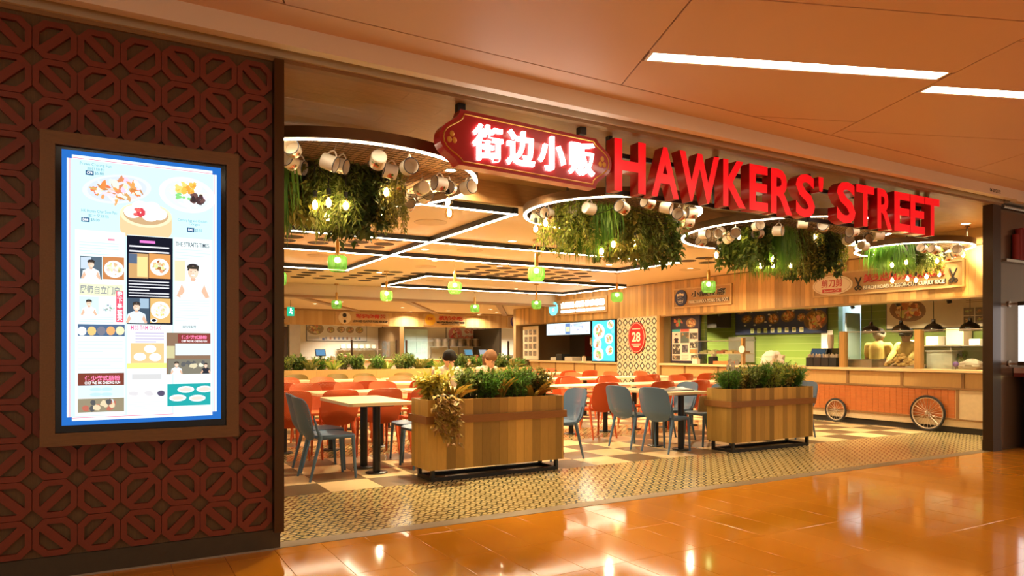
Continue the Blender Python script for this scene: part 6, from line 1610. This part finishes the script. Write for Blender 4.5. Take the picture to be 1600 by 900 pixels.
# ================================================================== PEOPLE
def fuse(o, vox=.012, sm=4):
    r = o.modifiers.new('fuse', 'REMESH'); r.mode = 'VOXEL'; r.voxel_size = vox; r.use_smooth_shade = True
    s = o.modifiers.new('soft', 'SMOOTH'); s.factor = .5; s.iterations = sm
def limb(mb, pts, rs):
    for a, b, ra, rb in zip(pts[:-1], pts[1:], rs[:-1], rs[1:]): mb.cyl(a, b, ra, rb, n=14)
    for p_, r in zip(pts, rs): mb.ball(p_, r, 14, 10)
def hand(mb, w, d, up):
    """palm, four unequal bent fingers and a thumb from its side"""
    d = Vector(d).normalized(); up = Vector(up).normalized(); sd = d.cross(up).normalized(); w = Vector(w)
    for q in (-.028, -.010, .010, .028): mb.cyl(w + sd * q, w + d * .08 + sd * q, .014, .013, n=8)
    for q, L in ((-.030, .060), (-.010, .078), (.011, .072), (.031, .055)):
        k = w + d * .08 + sd * q; m1 = k + d * L * .55 - up * .012; limb(mb, [k, m1, m1 + d * L * .4 - up * .03], [.0115, .0105, .009])
    k = w + d * .02 - sd * .034; limb(mb, [k, k - sd * .025 + d * .03, k - sd * .02 + d * .065 - up * .01], [.013, .012, .010])
def head(mb, c, f, r=.098):
    """skull, jaw, nose, ears; f is the way the face looks"""
    c = Vector(c); f = Vector(f).normalized(); up = Vector((0, 0, 1)); sd = f.cross(up).normalized()
    mb.ball(c + up * .02, r, 16, 12, (.92, .92, 1.12)); mb.ball(c + f * .022 - up * .055, r * .72, 14, 10, (.9, .9, .9))
    mb.ball(c + f * .098 - up * .015, .016, 8, 6, (1, 1, 1.5)); mb.ball(c + f * .085 - up * .058, .018, 8, 6, (1.3, 1.3, .6))
    for s in (-1, 1): mb.ball(c + sd * s * .090, .022, 8, 6, (.7, .7, 1.4)); mb.ball(c + f * .078 + sd * s * .036 + up * .022, .020, 8, 6, (1, 1, .5))
def face(t, c, f):
    c = Vector(c); f = Vector(f).normalized(); up = Vector((0, 0, 1)); sd = f.cross(up).normalized(); e = MB()
    for s in (-1, 1): e.ball(c + f * .092 + sd * s * .034 + up * .006, .009, 8, 6)
    obj('eyes', e, pm('eye_dark', (.02, .015, .012), .3), t, True); obj('mouth', MB().ball(c + f * .100 - up * .060, .017, 8, 6, (1, 1, .3)), pm('lip', (.42, .16, .11), .5), t, True)
SKIN = pm('skin', (.58, .34, .20), .55); HAIR = pm('hair_black', (.008, .006, .005), .8, spec=.15)
def hair(t, c, f, mat=HAIR, long=False, name='hair'):
    c = Vector(c); f = Vector(f).normalized(); up = Vector((0, 0, 1)); cr = (up - f * f.dot(up)).normalized(); sd = f.cross(up).normalized(); mb = MB()
    mb.ball(c + cr * .058 - f * .010, .103, 16, 12); mb.ball(c - f * .045 + cr * .01, .090, 14, 10); mb.ball(c + cr * .085 + f * .045, .055, 12, 8)
    for s in (-1, 1): mb.ball(c + sd * s * .062 + cr * .045 + f * .015, .052, 12, 8)
    if long: limb(mb, [c - f * .06, c - f * .075 - Vector((0, 0, .16))], [.08, .06])
    o = obj(name, mb, mat, t, True); fuse(o, .012, 3)
    return o
def person(name, label, loc, f, pose, shirt, cap=None, hairmat=HAIR, long=False, apron=None, trousers=(.03, .03, .035)):
    f = Vector((math.cos(R(f)), math.sin(R(f)), 0)); sd = Vector((0, 0, 1)).cross(f)   # sd: the person's left
    t = thing(name, label, 'person', loc); P = lambda a, b, c: f * a + sd * b + Vector((0, 0, c))
    body = MB(); top = MB(); leg = MB()
    if pose == 'sit': hip = .50; sh = 1.00; hc = P(.09, 0, 1.145); hf = (f + Vector((0, 0, -.55))).normalized()
    else: hip = .92; sh = 1.40; hc = P(.06 if pose == 'back' else .07, .0, 1.55); hf = (f + Vector((0, 0, -.35))).normalized()
    lean = .03
    limb(body, [P(0, 0, hip + .05), P(lean * .5, 0, hip + .25), P(lean, 0, sh - .06), P(lean, 0, sh + .04)], [.135, .125, .13, .055]); limb(body, [P(lean, 0, sh), hc - Vector((0, 0, .06))], [.055, .050]); head(body, hc, hf)
    for s in (-1, 1):
        S = P(lean, s * .185, sh - .03)
        if pose == 'back': E_ = P(.10, s * .25, sh - .30); Wr = P(.34, s * .16, sh - .36)
        elif pose == 'reach': E_ = P(.16, s * .24, sh - .26); Wr = P(.42, s * .12, sh - .34)
        else: E_ = P(.12, s * .23, sh - .26); Wr = P(.36, s * .10, sh - .26)
        limb(body, [S, E_, Wr], [.050, .040, .027]); hand(body, Wr, (Wr - E_), (0, 0, 1))
        limb(top, [S, S.lerp(E_, .55), E_.lerp(Wr, .35 if pose != 'sit' else .1)], [.070, .062, .054])
        if pose == 'sit': K = P(.42, s * .12, .50); A = P(.40, s * .12, .08); T = P(.56, s * .12, .035)
        else: K = P(.03, s * .10, .48); A = P(0, s * .10, .08); T = P(.16, s * .11, .03)
        limb(body, [P(0, s * .09, hip), K, A, T], [.085, .058, .042, .030]); limb(leg, [P(0, s * .09, hip), K, A], [.098, .072, .058])
        sh_ = obj('shoe', MB().ball(T.lerp(A, .4) - Vector((0, 0, .012)), .05, 12, 8, (1.6 if abs(f.x) > .5 else .9, 1.6 if abs(f.y) > .5 else .9, .85)), M_black, t, True)
    b = obj('body', body, SKIN, t, True); fuse(b, .011, 3)
    limb(top, [P(0, 0, hip + .02), P(lean * .5, 0, hip + .25), P(lean, 0, sh - .09)], [.160, .152, .160]); limb(top, [P(lean, -.15, sh - .04), P(lean, .15, sh - .04)], [.078, .078])
    o = obj('shirt', top, shirt, t, True); fuse(o, .013, 4)
    limb(leg, [P(0, 0, hip + .04), P(0, 0, hip - .02)], [.152, .145]); o = obj('trousers', leg, pm('trousers_dark', trousers, .7), t, True); fuse(o, .014, 3)
    hair(t, hc, hf, hairmat, long); face(t, hc, hf)
    if cap:
        cm = MB(); cm.ball(hc + Vector((0, 0, .075)) - f * .01, .112, 16, 12, (1, 1, .72)); cm.ball(hc + Vector((0, 0, .065)) + hf * .11, .07, 12, 8, (1, 1, .16)); o = obj('cap', cm, cap, t, True); fuse(o, .010, 2)
    if apron:
        am = MB(); am.box(*P(0, 0, 0), *P(0, 0, 0)) if False else None
        limb(am, [P(.02, 0, hip - .25), P(.02, 0, hip + .16)], [.172, .168]); o = obj('apron', am, apron, t, True); fuse(o, .014, 3)
    return t
YEL = pm('yellow_shirt', (.80, .58, .15), .75, var=.08, vs=6)
person('person', 'stall worker in a yellow shirt and dark apron seen from behind', (12.50, 7.98, 0), 8, 'back', YEL, pm('cap_black', (.015, .012, .01), .7), pm('hair_grey', (.42, .36, .28), .6), apron=pm('apron_dark', (.045, .035, .03), .7))
person('person', 'stall worker in a yellow shirt and black cap leaning over the curry rice counter', (12.62, 7.46, 0), 172, 'reach', YEL, pm('cap_black', (.015, .012, .01), .7), apron=pm('apron_dark', (.045, .035, .03), .7))
person('person', 'dark haired diner in a cream shirt looking down at the table', (4.46, 9.70, 0), 270, 'sit', pm('cream_shirt', (.58, .46, .33), .8))
person('person', 'diner with light brown hair seated behind the plank planter', (5.12, 9.70, 0), 290, 'sit', pm('tan_top', (.45, .30, .18), .8), None, pm('hair_brown', (.13, .062, .028), .8, spec=.15), True)
